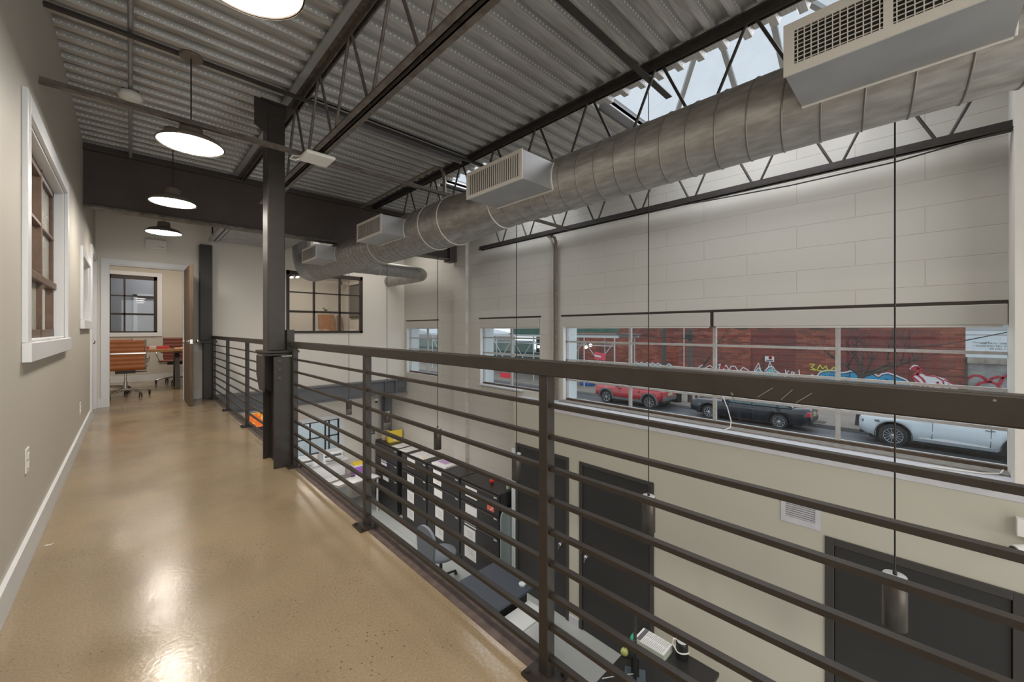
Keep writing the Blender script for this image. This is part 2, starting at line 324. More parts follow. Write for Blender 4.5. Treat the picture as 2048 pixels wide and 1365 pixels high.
def concrete_floor():
    m, nt, b = nodes('polished_tan_concrete'); L = nt.links
    tc = nt.nodes.new('ShaderNodeTexCoord')
    def noise(sc, det=6, stretch=None):
        n = nt.nodes.new('ShaderNodeTexNoise'); n.inputs['Scale'].default_value = sc; n.inputs['Detail'].default_value = det
        if stretch:
            mp = nt.nodes.new('ShaderNodeMapping'); mp.inputs['Scale'].default_value = stretch; mp.inputs['Rotation'].default_value = (0, 0, .5); L.new(tc.outputs['Object'], mp.inputs[0]); L.new(mp.outputs[0], n.inputs['Vector'])
        else: L.new(tc.outputs['Object'], n.inputs['Vector'])
        return n.outputs['Fac']
    r = nt.nodes.new('ShaderNodeValToRGB'); e = r.color_ramp.elements
    e[0].position = .30; e[0].color = (.255, .195, .125, 1); e[1].position = .72; e[1].color = (.37, .275, .17, 1)
    x = e.new(.5); x.color = (.31, .24, .155, 1)
    L.new(noise(1.1, 9), r.inputs[0])
    g = nt.nodes.new('ShaderNodeValToRGB'); g.color_ramp.elements[0].position = .56; g.color_ramp.elements[1].position = .70
    L.new(noise(1.6, 5, (1, 2.4, 1)), g.inputs[0])
    mx = nt.nodes.new('ShaderNodeMix'); mx.data_type = 'RGBA'; mm = nt.nodes.new('ShaderNodeMath'); mm.operation = 'MULTIPLY'; mm.inputs[1].default_value = .35; L.new(g.outputs[0], mm.inputs[0])
    L.new(mm.outputs[0], mx.inputs[0]); L.new(r.outputs[0], mx.inputs[6]); mx.inputs[7].default_value = (.25, .21, .15, 1)
    # fine grain
    f = nt.nodes.new('ShaderNodeMapRange'); f.inputs['From Min'].default_value = .3; f.inputs['From Max'].default_value = .7; f.inputs['To Min'].default_value = .86; f.inputs['To Max'].default_value = 1.12; L.new(noise(120, 3), f.inputs[0])
    m1 = nt.nodes.new('ShaderNodeMix'); m1.data_type = 'RGBA'; m1.blend_type = 'MULTIPLY'; m1.inputs[0].default_value = 1; st = nt.nodes.new('ShaderNodeValToRGB'); st.color_ramp.elements[0].position = .50; st.color_ramp.elements[1].position = .66; L.new(noise(2.2, 8, (1.0, .55, 1)), st.inputs[0])
    sm = nt.nodes.new('ShaderNodeMath'); sm.operation = 'MULTIPLY'; sm.inputs[1].default_value = .30; L.new(st.outputs[0], sm.inputs[0])
    mz = nt.nodes.new('ShaderNodeMix'); mz.data_type = 'RGBA'; L.new(sm.outputs[0], mz.inputs[0]); L.new(mx.outputs[2], mz.inputs[6]); mz.inputs[7].default_value = (.135, .095, .065, 1)
    L.new(mz.outputs[2], m1.inputs[6]); L.new(f.outputs[0], m1.inputs[7])
    # pits: small dark specks, denser in patches
    v = nt.nodes.new('ShaderNodeTexVoronoi'); v.inputs['Scale'].default_value = 62; L.new(tc.outputs['Object'], v.inputs['Vector'])
    rr = nt.nodes.new('ShaderNodeMapRange'); rr.inputs['From Min'].default_value = .10; rr.inputs['From Max'].default_value = .22; rr.inputs['To Min'].default_value = 1; rr.inputs['To Max'].default_value = 0; L.new(v.outputs['Distance'], rr.inputs[0])
    pm = nt.nodes.new('ShaderNodeMapRange'); pm.inputs['From Min'].default_value = .49; pm.inputs['From Max'].default_value = .60; L.new(noise(2.4, 4), pm.inputs[0])
    pk = nt.nodes.new('ShaderNodeMath'); pk.operation = 'GREATER_THAN'; pk.inputs[1].default_value = .5; L.new(v.outputs['Color'], pk.inputs[0])
    p1 = nt.nodes.new('ShaderNodeMath'); p1.operation = 'MULTIPLY'; L.new(rr.outputs[0], p1.inputs[0]); L.new(pm.outputs[0], p1.inputs[1])
    p2 = nt.nodes.new('ShaderNodeMath'); p2.operation = 'MULTIPLY'; L.new(p1.outputs[0], p2.inputs[0]); L.new(pk.outputs[0], p2.inputs[1])
    m2 = nt.nodes.new('ShaderNodeMix'); m2.data_type = 'RGBA'; L.new(p2.outputs[0], m2.inputs[0]); L.new(m1.outputs[2], m2.inputs[6]); m2.inputs[7].default_value = (.07, .045, .03, 1)
    L.new(m2.outputs[2], b.inputs['Base Color'])
    ro = nt.nodes.new('ShaderNodeMapRange'); ro.inputs['From Min'].default_value = .3; ro.inputs['From Max'].default_value = .7; ro.inputs['To Min'].default_value = .13; ro.inputs['To Max'].default_value = .26; L.new(noise(3, 6), ro.inputs[0]); L.new(ro.outputs[0], b.inputs['Roughness'])
    bp = nt.nodes.new('ShaderNodeBump'); bp.inputs['Strength'].default_value = .10; bp.inputs['Distance'].default_value = .004; L.new(noise(60, 4), bp.inputs['Height']); L.new(bp.outputs[0], b.inputs['Normal'])
    return m
M['floor'] = concrete_floor()
M['tile'] = brick('grey_floor_tile', (.40, .42, .42), (.42, .44, .435), (.24, .25, .25), .62, 1.2, .004, 'XY', .35, .002, dirt=.15, dcol=(.33, .34, .33), dscale=2)
M['brick'] = brick('red_brick', (.40, .105, .06), (.17, .038, .03), (.15, .075, .06), .55, .17, .022, 'YZ', .85, .006, dirt=.75, dcol=(.085, .04, .045), dscale=.35)

# ================================================================== SETTING
XL, XW, XD, YF, ZL = -.357, 4.42, 4.20, 8.08, -2.77
def struct(mb, name, mat, label, cat, bevel=0):
    o = mb.build(name, mat, bevel=bevel); tag(o, label, cat, kind='structure'); return o

b = MB(); b.box(XL-.02, -3, -.25, .934, YF+.02, 0); struct(b, 'floor', M['floor'], 'tan polished concrete floor of the upper walkway', 'floor')
b = MB(); b.box(.934, -3, -.02, .996, 7.86, .002); b.box(.985, -3, -.28, 1.0, 7.86, .0); 
struct(b, 'trim_1', M['brown_edge'], 'dark brown steel edge strip along the walkway slab', 'trim')
b = MB(); b.box(-2.6, -3, ZL-.2, 4.42, 12.0, ZL); struct(b, 'floor_lower', M['tile'], 'grey tiled floor of the lower hall', 'floor')
b = MB(); b.box(-.5, YF+.02, -.25, 4.42, 12, 0); struct(b, 'floor_office', M['floor'], 'polished concrete floor of the office behind the doorway', 'floor')
# left wall with two windows and a door
W1 = (2.93, 4.45, 1.04, 2.12); W2 = (5.83, 6.82, 1.20, 1.84); DL = (7.16, 7.98, 0, 2.06)
b = MB()
for u0, u1, v0, v1 in wall_cells([-3, YF+.1], [-.0, 3.4], [W1, W2, DL]): b.box(XL-.13, u0, v0, XL, u1, v1)
struct(b, 'wall_left', M['paint'], 'warm white wall along the left of the walkway', 'wall')
b = MB(); b.box(XL, -3, 0, XL+.016, 7.06, .125)
struct(b, 'baseboard_left', M['trim'], 'white baseboard along the left wall', 'baseboard')
# far wall with doorway and interior window
DF = (-.232, .61, 0, 2.045); WI = (2.05, 3.467, 1.035, 2.19)
b = MB()
for u0, u1, v0, v1 in wall_cells([XL-.13, XW], [-.0, 3.4], [DF, WI]): b.box(u0, YF, v0, u1, YF+.12, v1)
struct(b, 'wall_far', M['far_paint'], 'white wall at the far end with a doorway and a window', 'wall')
b = MB(); b.box(XL+.016, YF-.016, 0, -.305, YF, .125); b.box(.70, YF-.016, 0, .80, YF, .125)
struct(b, 'baseboard_far', M['trim'], 'white baseboard beside the far doorway', 'baseboard')
# window wall (upper block) with three openings
O1 = (-.80, 3.56, .10, 1.29); O2 = (4.0, 5.41, .155, 1.29); O3 = (6.73, 7.97, .165, 1.29)
b = MB()
for u0, u1, v0, v1 in wall_cells([-3, 9.1], [ZL, 3.5], [O1, O2, O3]): b.box(XW, u0, v0, XW+.26, u1, v1)
b.box(XW-.07, 5.74, ZL, XW, 6.1, 3.05)
struct(b, 'wall_window', M['block'], 'cream painted block wall with the street windows', 'wall')
# lower drywall furring with door openings
D1 = (3.278, 4.283, ZL, -.60); D2 = (2.09, 3.107, ZL, -.605); D3 = (-.46, .582, ZL, -.625)
b = MB()
for u0, u1, v0, v1 in wall_cells([-3, 4.34], [ZL, -.03], [D1, D2, D3]): b.box(XD, u0, v0, XW, u1, v1)
b.box(XD, 3.75, -.03, XW, 4.34, .06)
struct(b, 'wall_lower', M['drywall'], 'beige lower wall under the street windows', 'wall')
b = MB(); b.box(XD-.012, -3, -.03, XW+.05, 3.75, .095)
struct(b, 'trim_2', M['sill_white'], 'white ledge running under the long street window', 'trim', .004)
b = MB(); b.box(XD-.005, 3.75, .06, XW+.075, 4.345, .072); b.box(XW-.06, 4.345, .14, XW+.075, 5.41, .157); struct(b, 'trim_7', M['sill_white'], 'white cracked sill under the middle street window', 'trim')
b = MB(); b.box(XW-.10, -.402, .095, XW+.02, 3.56, .108); struct(b, 'trim_3', M['stone'], 'grey stone sill strip under the long street window', 'trim', .004)
b = MB(); b.box(XD-.014, 3.115, ZL, XD, 3.27, ZL+.10); b.box(XD-.014, .59, ZL, XD, 2.08, ZL+.10); struct(b, 'baseboard_lower', M['sill_white'], 'pale baseboard between the dark lower doors', 'baseboard')
b = MB(); b.box(XD-.02, 4.285, ZL, XD, 4.36, -.70); struct(b, 'trim_4', M['pale_reveal'], 'pale corner strip beside the filing cabinets', 'trim')
b = MB(); b.box(4.14, -1.2, .096, XW+.075, -.404, 3.05); struct(b, 'wall_right', M['far_paint'], 'white pier closing the right end of the street window', 'wall')
# enclosure behind the camera, lower hall
b = MB(); b.box(-2.7, -3.1, ZL, 4.7, -3.0, 3.5); struct(b, 'wall_behind', M['paint'], 'white wall behind the viewer', 'wall')
b = MB(); b.box(-2.7, -3, ZL, -2.6, 9.1, -.25); struct(b, 'wall_lower_left', M['paint'], 'white wall of the lower hall under the walkway', 'wall')
WL = (1.5, 3.37, -1.58, -.885)
b = MB()
for u0, u1, v0, v1 in wall_cells([-2.7, XW], [ZL, -.28], [WL]): b.box(u0, 9.1, v0, u1, 9.2, v1)
struct(b, 'wall_lower_far', M['far_paint'], 'white far wall of the lower hall with a window', 'wall')
b = MB(); b.box(-2.7, YF+.1, -.30, XW, 12, -.25); struct(b, 'ceiling_lower', M['far_paint'], 'white ceiling over the lower far bay', 'ceiling')
# office and meeting room beyond the far wall
b = MB(); 
WB = (-.33, .42, 1.04, 2.25)
for u0, u1, v0, v1 in wall_cells([-.9, XW], [0, 2.9], [WB]): b.box(u0, 11.6, v0, u1, 11.7, v1)
struct(b, 'wall_office_back', M['paint'], 'warm back wall of the office with a dark framed window', 'wall')
b = MB(); b.box(-.9, YF+.12, 0, -.8, 11.6, 2.9); struct(b, 'wall_office_left', M['paint'], 'left wall of the office', 'wall')
b = MB(); b.box(1.6, YF+.12, 0, 1.68, 11.6, 2.9); struct(b, 'wall_office_divider', M['paint'], 'partition between office and meeting room', 'wall')
b = MB(); b.box(XW-.02, 9.2, 0, XW+.2, 11.7, 2.9); struct(b, 'wall_meeting_right', M['paint'], 'right wall of the meeting room', 'wall')
b = MB(); b.box(-.9, YF+.12, 2.82, XW, 11.7, 2.9); struct(b, 'ceiling_office', M['far_paint'], 'ceiling of the rooms beyond the far wall', 'ceiling')
b = MB(); b.box(-.79, 11.585, 0, 1.6, 11.6, .13); struct(b, 'baseboard_office', M['trim'], 'white baseboard at the back of the office', 'baseboard')
# dim room behind the office window
b = MB(); b.box(-.9, 13.3, 0, 1.6, 13.4, 2.9); b.box(-.9, 11.7, 0, -.8, 13.3, 2.9); b.box(1.5, 11.7, 0, 1.6, 13.3, 2.9); b.box(-.9, 11.7, 2.8, 1.6, 13.3, 2.9); b.box(-.9, 11.7, -.1, 1.6, 13.3, 0)
struct(b, 'wall_back_room', pbr('blue_grey_paint', (.42, .43, .45), .6), 'blue grey room seen through the office window', 'wall')
b = MB(); b.box(.05, 13.26, 0, .12, 13.3, 1.96); b.box(.55, 13.26, 0, .62, 13.3, 1.96); b.box(.05, 13.26, 1.90, .62, 13.3, 1.97)
struct(b, 'trim_5', M['trim'], 'white door casing in the room behind the office', 'trim')
# side room behind the left wall windows
b = MB(); b.box(-3.2, 1, 0, -3.1, 8, 2.9); b.box(-3.1, 1, 0, XL-.13, 1.1, 2.9); b.box(-3.1, 7.0, 0, XL-.13, 7.1, 2.9); b.box(-3.1, 1, 2.7, XL-.13, 7, 2.8); b.box(-3.1, 1, -.05, XL-.13, 7, 0)
struct(b, 'wall_side_room', pbr('side_room_paint', (.58, .50, .42), .6), 'warm room seen through the left wall window', 'wall')
# copy room behind lower window
b = MB(); b.box(.5, 11.4, ZL, XW, 11.5, -.3); b.box(.4, 9.2, ZL, .5, 11.4, -.3); b.box(XW-.05, 9.2, ZL, XW, 11.4, -.3)
struct(b, 'wall_copy_room', pbr('copy_room_paint', (.66, .72, .74), .6), 'pale blue room behind the lower far window', 'wall')

# ---- corrugated roof deck
b = MB(); pitch = .152; z0, z1 = 3.06, 3.10
SK = [(3.0, 4.25, .1, 1.95), (3.05, 4.2, 3.55, 4.55)]
y = -3.0
while y < 8.05:
    cy = y + pitch/2
    spans = [(-.45, 4.6)]
    for sx0, sx1, sy0, sy1 in SK:
        if sy0 < cy < sy1: spans = [(-.45, sx0), (sx1, 4.6)]
    pr = [(y, z0), (y+.045, z0), (y+.060, z1), (y+.137, z1), (y+pitch, z0)]
    for x0, x1 in spans:
        for k in range(4):
            (ya, za), (yb, zb) = pr[k], pr[k+1]
            b.mi = 1 if k in (1, 3) else 0
            b.poly([(x0, ya, za), (x1, ya, za), (x1, yb, zb), (x0, yb, zb)])
    y += pitch
struct(b, 'ceiling', [M['galv'], M['perf']], 'galvanised corrugated metal roof deck', 'ceiling')
# roof slab above deck (keeps daylight out except at skylights)
b = MB()
for u0, u1, v0, v1 in wall_cells([-.5, 4.7], [-3.1, 8.3], SK): b.box(u0, v0, 3.125, u1, v1, 3.16)
for sx0, sx1, sy0, sy1 in SK:
    b.box(sx0-.03, sy0-.03, 3.11, sx0, sy1+.03, 3.20); b.box(sx1, sy0-.03, 3.11, sx1+.03, sy1+.03, 3.20); b.box(sx0, sy0-.03, 3.11, sx1, sy0, 3.20); b.box(sx0, sy1, 3.11, sx1, sy1+.03, 3.20)
struct(b, 'roof', M['duct_box'], 'metal roof curb around the skylights', 'roof')
alu = pbr('aluminium_bar', (.50, .50, .48), .4, .6)
for k, (sx0, sx1, sy0, sy1) in enumerate(SK):
    t = thing('skylight', ['large roof skylight behind the big duct at upper right', 'small far skylight glimpsed behind the second supply box'][k], 'skylight', (sx0, sy0, 3.2))
    t['kind'] = 'structure'
    xm = (sx0+sx1)/2; zr = 3.62; za = 3.19; h_ = min(.55, (sy1-sy0)*.4); r0, r1 = (xm, sy0+h_, zr), (xm, sy1-h_, zr)
    a, b_, c_, d_ = (sx0-.01, sy0-.01, za), (sx1+.01, sy0-.01, za), (sx1+.01, sy1+.01, za), (sx0-.01, sy1+.01, za)
    up = lambda p: (p[0], p[1], p[2]+.006)
    for q in ([a, d_, r1, r0], [b_, c_, r1, r0], [a, b_, r0], [d_, c_, r1]):
        b = MB(); n = len(q); b._add(q+[up(p) for p in q], [tuple(range(n)), tuple(range(n, 2*n))] + [(i, (i+1) % n, n+(i+1) % n, n+i) for i in range(n)]); b.build('pane', M['skyglass'], t)
    bars = [(a, r0), (b_, r0), (c_, r1), (d_, r1), (r0, r1)]
    nb = 2 if k == 0 else 1
    for q in range(nb):
        yy = sy0+h_+(sy1-sy0-2*h_)*(q+.5)/nb; bars += [((sx0, yy, za), (xm, yy, zr)), ((sx1, yy, za), (xm, yy, zr))]
    for p_, q_ in bars:
        b = MB(); b.bar(Vector(p_)-Vector((0, 0, .02)), Vector(q_)-Vector((0, 0, .02)), .04, .035); b.build('glazing_bar', alu, t)
# ---- left wall windows
def left_window(name, H, cols, rows, label, rail_z=None):
    y0, y1, zz0, zz1 = H
    t = thing(name, label, 'window', (XL, y0, zz0)); t['kind'] = 'structure'
    cw = .09; b = MB()
    b.box(XL, y0-cw, zz0, XL+.02, y0, zz1+cw); b.box(XL, y1, zz0, XL+.02, y1+cw, zz1+cw); b.box(XL, y0, zz1, XL+.02, y1, zz1+cw)
    b.box(XL+.001, y0-cw-.008, zz0-cw, XL+.032, y1+cw+.008, zz0-.001)
    b.box(XL-.13, y0-.0, zz0, XL, y0+.012, zz1); b.box(XL-.13, y1-.012, zz0, XL, y1, zz1); b.box(XL-.13, y0, zz1-.012, XL, y1, zz1); b.box(XL-.13, y0, zz0, XL, y1, zz0+.012)
    b.build('casing', M['trim'], t, bevel=.003)
    xs = XL-.05; ya, yb, za, zb = y0+.012, y1-.012, zz0+.012, zz1-.012
    fr = MB(); d = .04
    fr.box(xs-d, ya, za, xs, ya+.04, zb); fr.box(xs-d, yb-.04, za, xs, yb, zb); fr.box(xs-d, ya, zb-.045, xs, yb, zb); fr.box(xs-d, ya, za, xs, yb, za+.05)
    f = fr.build('sash', M['sash'], t, bevel=.003)
    mu = MB()
    for yy in cols: mu.box(xs-d+.005, yy-.016, za, xs+.004, yy+.016, zb)
    for zz in rows:
        hh = .022 if zz == rail_z else .011
        mu.box(xs-d+.008, ya, zz-hh, xs+.002 + (.012 if zz == rail_z else 0), yb, zz+hh)
    mu.build('muntin', M['sash'], t, bevel=.003)
    ys = [ya] + cols + [yb]; zs = [za] + rows + [zb]
    for i in range(len(ys)-1):
        for j in range(len(zs)-1):
            p = MB(); p.box(xs-.024, ys[i], zs[j], xs-.019, ys[i+1], zs[j+1])
            tex = (i == len(ys)-2 and j >= 1) or (i == len(ys)-3 and j == 0)
            p.build('pane', M['rough_glass'] if tex else M['glass_in'], t)
    return t
mg, nt, bb = nodes('textured_privacy_glass'); bb.inputs['Base Color'].default_value = (.62, .62, .56, 1); bb.inputs['Roughness'].default_value = .25; bb.inputs['Transmission Weight'].default_value = .35
vt = nt.nodes.new('ShaderNodeTexVoronoi'); vt.inputs['Scale'].default_value = 90; bp = nt.nodes.new('ShaderNodeBump'); bp.inputs['Strength'].default_value = .7; bp.inputs['Distance'].default_value = .01
tcn = nt.nodes.new('ShaderNodeTexCoord'); nt.links.new(tcn.outputs['Object'], vt.inputs['Vector']); nt.links.new(vt.outputs['Distance'], bp.inputs['Height']); nt.links.new(bp.outputs[0], bb.inputs['Normal'])
M['rough_glass'] = mg
left_window('window_1', W1, [3.36, 3.87], [1.415, 1.76], 'near brown sash window in white casing on the left wall', 1.415)
left_window('window_2', W2, [6.3], [1.52], 'small farther window in white casing on the left wall')
# left wall door
t = thing('door_1', 'white door in white casing at the far end of the left wall', 'door', (XL, 7.16, 0)); t['kind'] = 'structure'
b = MB(); b.box(XL, 7.07, 0, XL+.02, 7.16, 2.15); b.box(XL, 7.98, 0, XL+.02, 8.06, 2.15); b.box(XL, 7.16, 2.06, XL+.02, 7.98, 2.15); b.box(XL-.13, 7.16, 0, XL, 7.175, 2.06); b.box(XL-.13, 7.965, 0, XL, 7.98, 2.06); b.box(XL-.13, 7.16, 2.045, XL, 7.98, 2.06); b.build('casing', M['trim'], t)
b = MB(); b.box(XL-.10, 7.175, .01, XL-.06, 7.965, 2.045); sl = b.build('slab', M['trim'], t)
b = MB(); b.lathe([(.012, 0), (.012, .03), (.028, .04), (.028, .06), (.01, .07)], (XL-.06, 7.9, .93), 14, 'X'); b.build('knob', M['chrome'], sl)
# far doorway casing + open slab
t = thing('door_2', 'white cased doorway in the far wall leading into the office', 'doorway', (-.232, YF, 0)); t['kind'] = 'structure'
b = MB(); b.box(-.305, YF-.018, 0, -.232, YF, 2.12); b.box(.61, YF-.018, 0, .69, YF, 2.12); b.box(-.232, YF-.018, 2.045, .61, YF, 2.12)
b.box(-.232, YF, 0, -.217, YF+.12, 2.045); b.box(.60, YF, 0, .612, YF+.12, 2.045); b.box(-.217, YF, 2.03, .60, YF+.12, 2.045); b.build('casing', M['trim'], t)
t = thing('door_leaf', 'brown wooden door standing open into the walkway', 'door', (.63, YF-.03, 0))
b = MB(); b.box(.605, 7.27, .008, .65, YF-.02, 2.03); sl = b.build('slab', M['oak'], t, bevel=.002)
for sgn, nm in ((-1, 0), (1, 1)):
    x = .605 if sgn < 0 else .65
    b = MB(); b.lathe([(.026, 0), (.026, .006*sgn), (.011, .008*sgn), (.011, .035*sgn), (.027, .045*sgn), (.03, .06*sgn), (.018, .072*sgn)], (x, 7.335, .93), 16, 'X'); b.build('knob', M['chrome'], t)
b = MB(); b.box(.612, 7.267, .90, .643, 7.271, .96); b.build('latch_plate', M['chrome'], t)

# ---- interior window in far wall
t = thing('window_3', 'black framed interior window of the meeting room high on the far wall', 'window', (2.05, YF, 1.035)); t['kind'] = 'structure'
x0, x1, zz0, zz1 = WI; fy0, fy1 = YF-.015, YF+.06
b = MB(); b.box(x0, fy0, zz0, x0+.05, fy1, zz1); b.box(x1-.05, fy0, zz0, x1, fy1, zz1); b.box(x0, fy0, zz1-.07, x1, fy1, zz1); b.box(x0, fy0, zz0, x1, fy1, zz0+.045); b.build('frame', M['bronze'], t)
cx = [2.53, 3.01]; rz = [1.44, 1.80]
b = MB()
for c_ in cx: b.box(c_-.014, fy0+.01, zz0, c_+.014, fy1-.01, zz1)
b.box(x0, fy0+.01, rz[0]-.02, x1, fy1-.01, rz[0]+.02); b.box(x0, fy0+.01, rz[1]-.011, x1, fy1-.01, rz[1]+.011); b.build('muntin', M['bronze'], t)
xs = [x0+.05]+cx+[x1-.05]; zs = [zz0+.045]+rz+[zz1-.07]
for i in range(3):
    for j in range(3):
        p = MB(); p.box(xs[i], YF+.02, zs[j], xs[i+1], YF+.026, zs[j+1]); p.build('pane', M['glass_in'], t)
# ---- office back window
t = thing('window_4', 'dark framed office window in white casing seen through the doorway', 'window', (-.33, 11.6, 1.04)); t['kind'] = 'structure'
x0, x1, zz0, zz1 = WB
b = MB(); b.box(x0-.08, 11.58, zz0-.08, x0, 11.6, zz1+.08); b.box(x1, 11.58, zz0-.08, x1+.08, 11.6, zz1+.08); b.box(x0, 11.58, zz1, x1, 11.6, zz1+.08); b.box(x0, 11.57, zz0-.08, x1, 11.6, zz0); b.build('casing', M['trim'], t)
b = MB(); b.box(x0, 11.6, zz0, x0+.04, 11.65, zz1); b.box(x1-.055, 11.6, zz0, x1, 11.65, zz1); b.box(x0, 11.6, zz1-.08, x1, 11.65, zz1); b.box(x0, 11.6, zz0, x1, 11.65, zz0+.03)
b.box(-.105, 11.605, zz0, -.075, 11.645, zz1); b.box(x0, 11.605, 1.80, x1, 11.645, 1.825); b.box(x0, 11.605, 1.41, x1, 11.645, 1.45); b.build('frame', M['bronze'], t)
b = MB(); b.box(x0+.03, 11.62, zz0+.02, x1-.04, 11.626, zz1-.05); b.build('pane', M['glass_dim'], t)

# ---- street windows
def street_window(name, O, cols, rows, label, xg=4.50):
    y0, y1, zz0, zz1 = O
    t = thing(name, label, 'window', (xg, y0, zz0)); t['kind'] = 'structure'
    b = MB(); b.box(xg-.02, y0, zz0, xg+.02, y1, zz0+.028); b.build('bottom_rail', M['rust'], t)
    b = MB(); b.box(xg-.02, y0, zz0+.028, xg+.02, y0+.03, zz1); b.box(xg-.02, y1-.03, zz0+.028, xg+.02, y1, zz1); b.box(xg-.02, y0, zz1-.03, xg+.02, y1, zz1); b.build('frame', M['win_frame'], t)
    b = MB()
    for c_ in cols: b.box(xg-.018, c_-.016, zz0+.02, xg+.018, c_+.016, zz1)
    for r_ in rows: b.box(xg-.02, y0, r_-.012, xg+.012, y1, r_+.012)
    b.build('mullion', M['win_frame'], t)
    ys = [y0+.01]+cols+[y1-.01]
    for i in range(len(ys)-1):
        p = MB(); p.box(xg-.003, ys[i], zz0+.02, xg+.003, ys[i+1], zz1-.02); p.build('pane', M['glass'], t)
    b = MB(); b.box(XW-.002, y0-.03, zz1-.005, XW+.05, y1+.03, zz1+.02); b.build('lintel', M['bronze'], t)
    b = MB(); b.box(XW+.002, y1-.012, zz0, XW+.078, y1-.0, zz1); b.build('jamb_lining', M['trim'], t)
    b = MB(); b.box(xg+.03, y1-.02, zz0, XW+.30, y1-.001, zz1); b.build('outer_jamb', M['pale_reveal'], t)
    return t
street_window('window_5', O1, [.533, 1.555, 2.548], [.39, .67, .932], 'long street window facing the red brick building')
street_window('window_6', O2, [4.683], [.70, .965], 'middle street window left of the long one')
street_window('window_7', O3, [7.226], [.68, .92], 'far small street window by the room corner')
for nm, (y0, y1), lab in (('a', (1.575, 3.54), 'grey roller blind over the left half of the long street window'), ('b', (-.40, 1.54), 'grey roller blind over the right half of the long street window'), ('c', (4.01, 5.39), 'grey roller blind on the middle street window'), ('d', (6.74, 7.96), 'grey roller blind on the far small street window')):
    t = thing('roller_blind', lab, 'blind', (XW, y0, 1.28), 'roller blinds on the street windows')
    b = MB(); b.box(XW-.012, y0, 1.135, XW+.045, y1, 1.283); b.build('cassette', M['blind'], t, bevel=.006)
    b = MB(); b.box(XW+.012, y0+.02, 1.118, XW+.022, y1-.02, 1.135); b.build('bottom_bar', M['white'], t)
t = thing('blind_bracket', 'small dark bracket between the two long roller blinds', 'bracket', (XW, 1.557, 1.2)); b = MB(); b.box(XW+.0, 1.541, 1.13, XW+.045, 1.574, 1.283); b.build('bracket', M['bronze'], t)
# lower far window
t = thing('window_8', 'black gridded window in the lower far wall above the printers', 'window', (1.5, 9.1, -1.58)); t['kind'] = 'structure'
x0, x1, zz0, zz1 = WL
b = MB(); b.box(x0-.1, 9.08, zz0-.1, x0, 9.1, zz1+.1); b.box(x1, 9.08, zz0-.1, x1+.1, 9.1, zz1+.1); b.box(x0, 9.08, zz1, x1, 9.1, zz1+.1); b.build('casing', M['trim'], t)
b = MB()
for xx in (x0+.012, 2.05, 2.77, 3.08, 3.16, x1-.012): b.box(xx-.012, 9.1, zz0, xx+.012, 9.14, zz1)
for zz in (zz0+.01, -1.24, zz1-.012): b.box(x0, 9.1, zz-.012, x1, 9.14, zz+.012)
b.build('frame', M['black'], t)
b = MB(); b.box(x0, 9.12, zz0, x1, 9.125, zz1); b.build('pane', M['glass_in'], t)

# ---- lower doors
def lower_door(name, H, label, lock_y, hinge_y, frame=.045):
    y0, y1, zz0, zz1 = H
    t = thing(name, label, 'door', (XD, y0, zz0)); t['kind'] = 'structure'
    b = MB(); b.box(XD-.012, y0, zz0, XD+.05, y0+frame, zz1); b.box(XD-.012, y1-frame, zz0, XD+.05, y1, zz1); b.box(XD-.012, y0+frame, zz1-frame, XD+.05, y1-frame, zz1); b.build('frame', M['doorframe'], t, bevel=.003)
    b = MB(); b.box(XD+.005, y0+frame+.005, zz0+.008, XD+.045, y1-frame-.005, zz1-frame-.005); s_ = b.build('slab', M['door'], t)
    if lock_y is not None:
        b = MB(); b.lathe([(.032, 0), (.032, -.008), (.024, -.02), (.024, -.03), (.012, -.033)], (XD+.005, lock_y, zz0+.965), 18, 'X'); b.bar((XD-.03, lock_y, zz0+.965), (XD-.032, lock_y+.005, zz0+.90), .012, .004, (1, 0, 0)); b.build('lock', M['chrome'], s_)
    for hz in (.25, 1.05, 1.85):
        b = MB(); b.tube([(XD-.004, hinge_y, zz0+hz-.05), (XD-.004, hinge_y, zz0+hz+.05)], .008, 8); b.build('hinge', M['black'], t)
    return t
lower_door('door_3', D1, 'charcoal lower door next to the filing cabinets', 3.422, 4.235)
lower_door('door_4', D2, 'charcoal lower door in the middle of the beige wall', 3.005, 2.14)
lower_door('door_5', D3, 'charcoal lower door at the right behind the near cylinder pendant', None, .53, .06)

# ================================================================== STEELWORK
t = thing('steel_girder', 'deep black steel girder crossing under the roof deck', 'girder', (1.9, 6.1, 2.39))
b = MB(); b.box(XL, 6.09, 2.41, 4.2, 6.105, 2.98); b.build('web', M['black_steel'], t)
b = MB(); b.box(XL, 6.02, 2.385, 4.2, 6.18, 2.405); b.build('bottom_flange', pbr('scuffed_flange', (.20, .18, .15), .5, .2, col2=(.05, .045, .04), vscale=12), t)
b = MB(); b.box(XL, 6.02, 2.98, 4.2, 6.18, 3.0); b.build('top_flange', M['black_steel'], t)
b = MB(); b.box(XL, 6.06, 3.0, 4.2, 6.14, 3.055); b.build('deck_seat', M['black_steel'], t)
b = MB(); b.box(4.2, 6.0, 2.35, 4.349, 6.2, 3.0); b.build('end_plate', M['black_steel'], t)

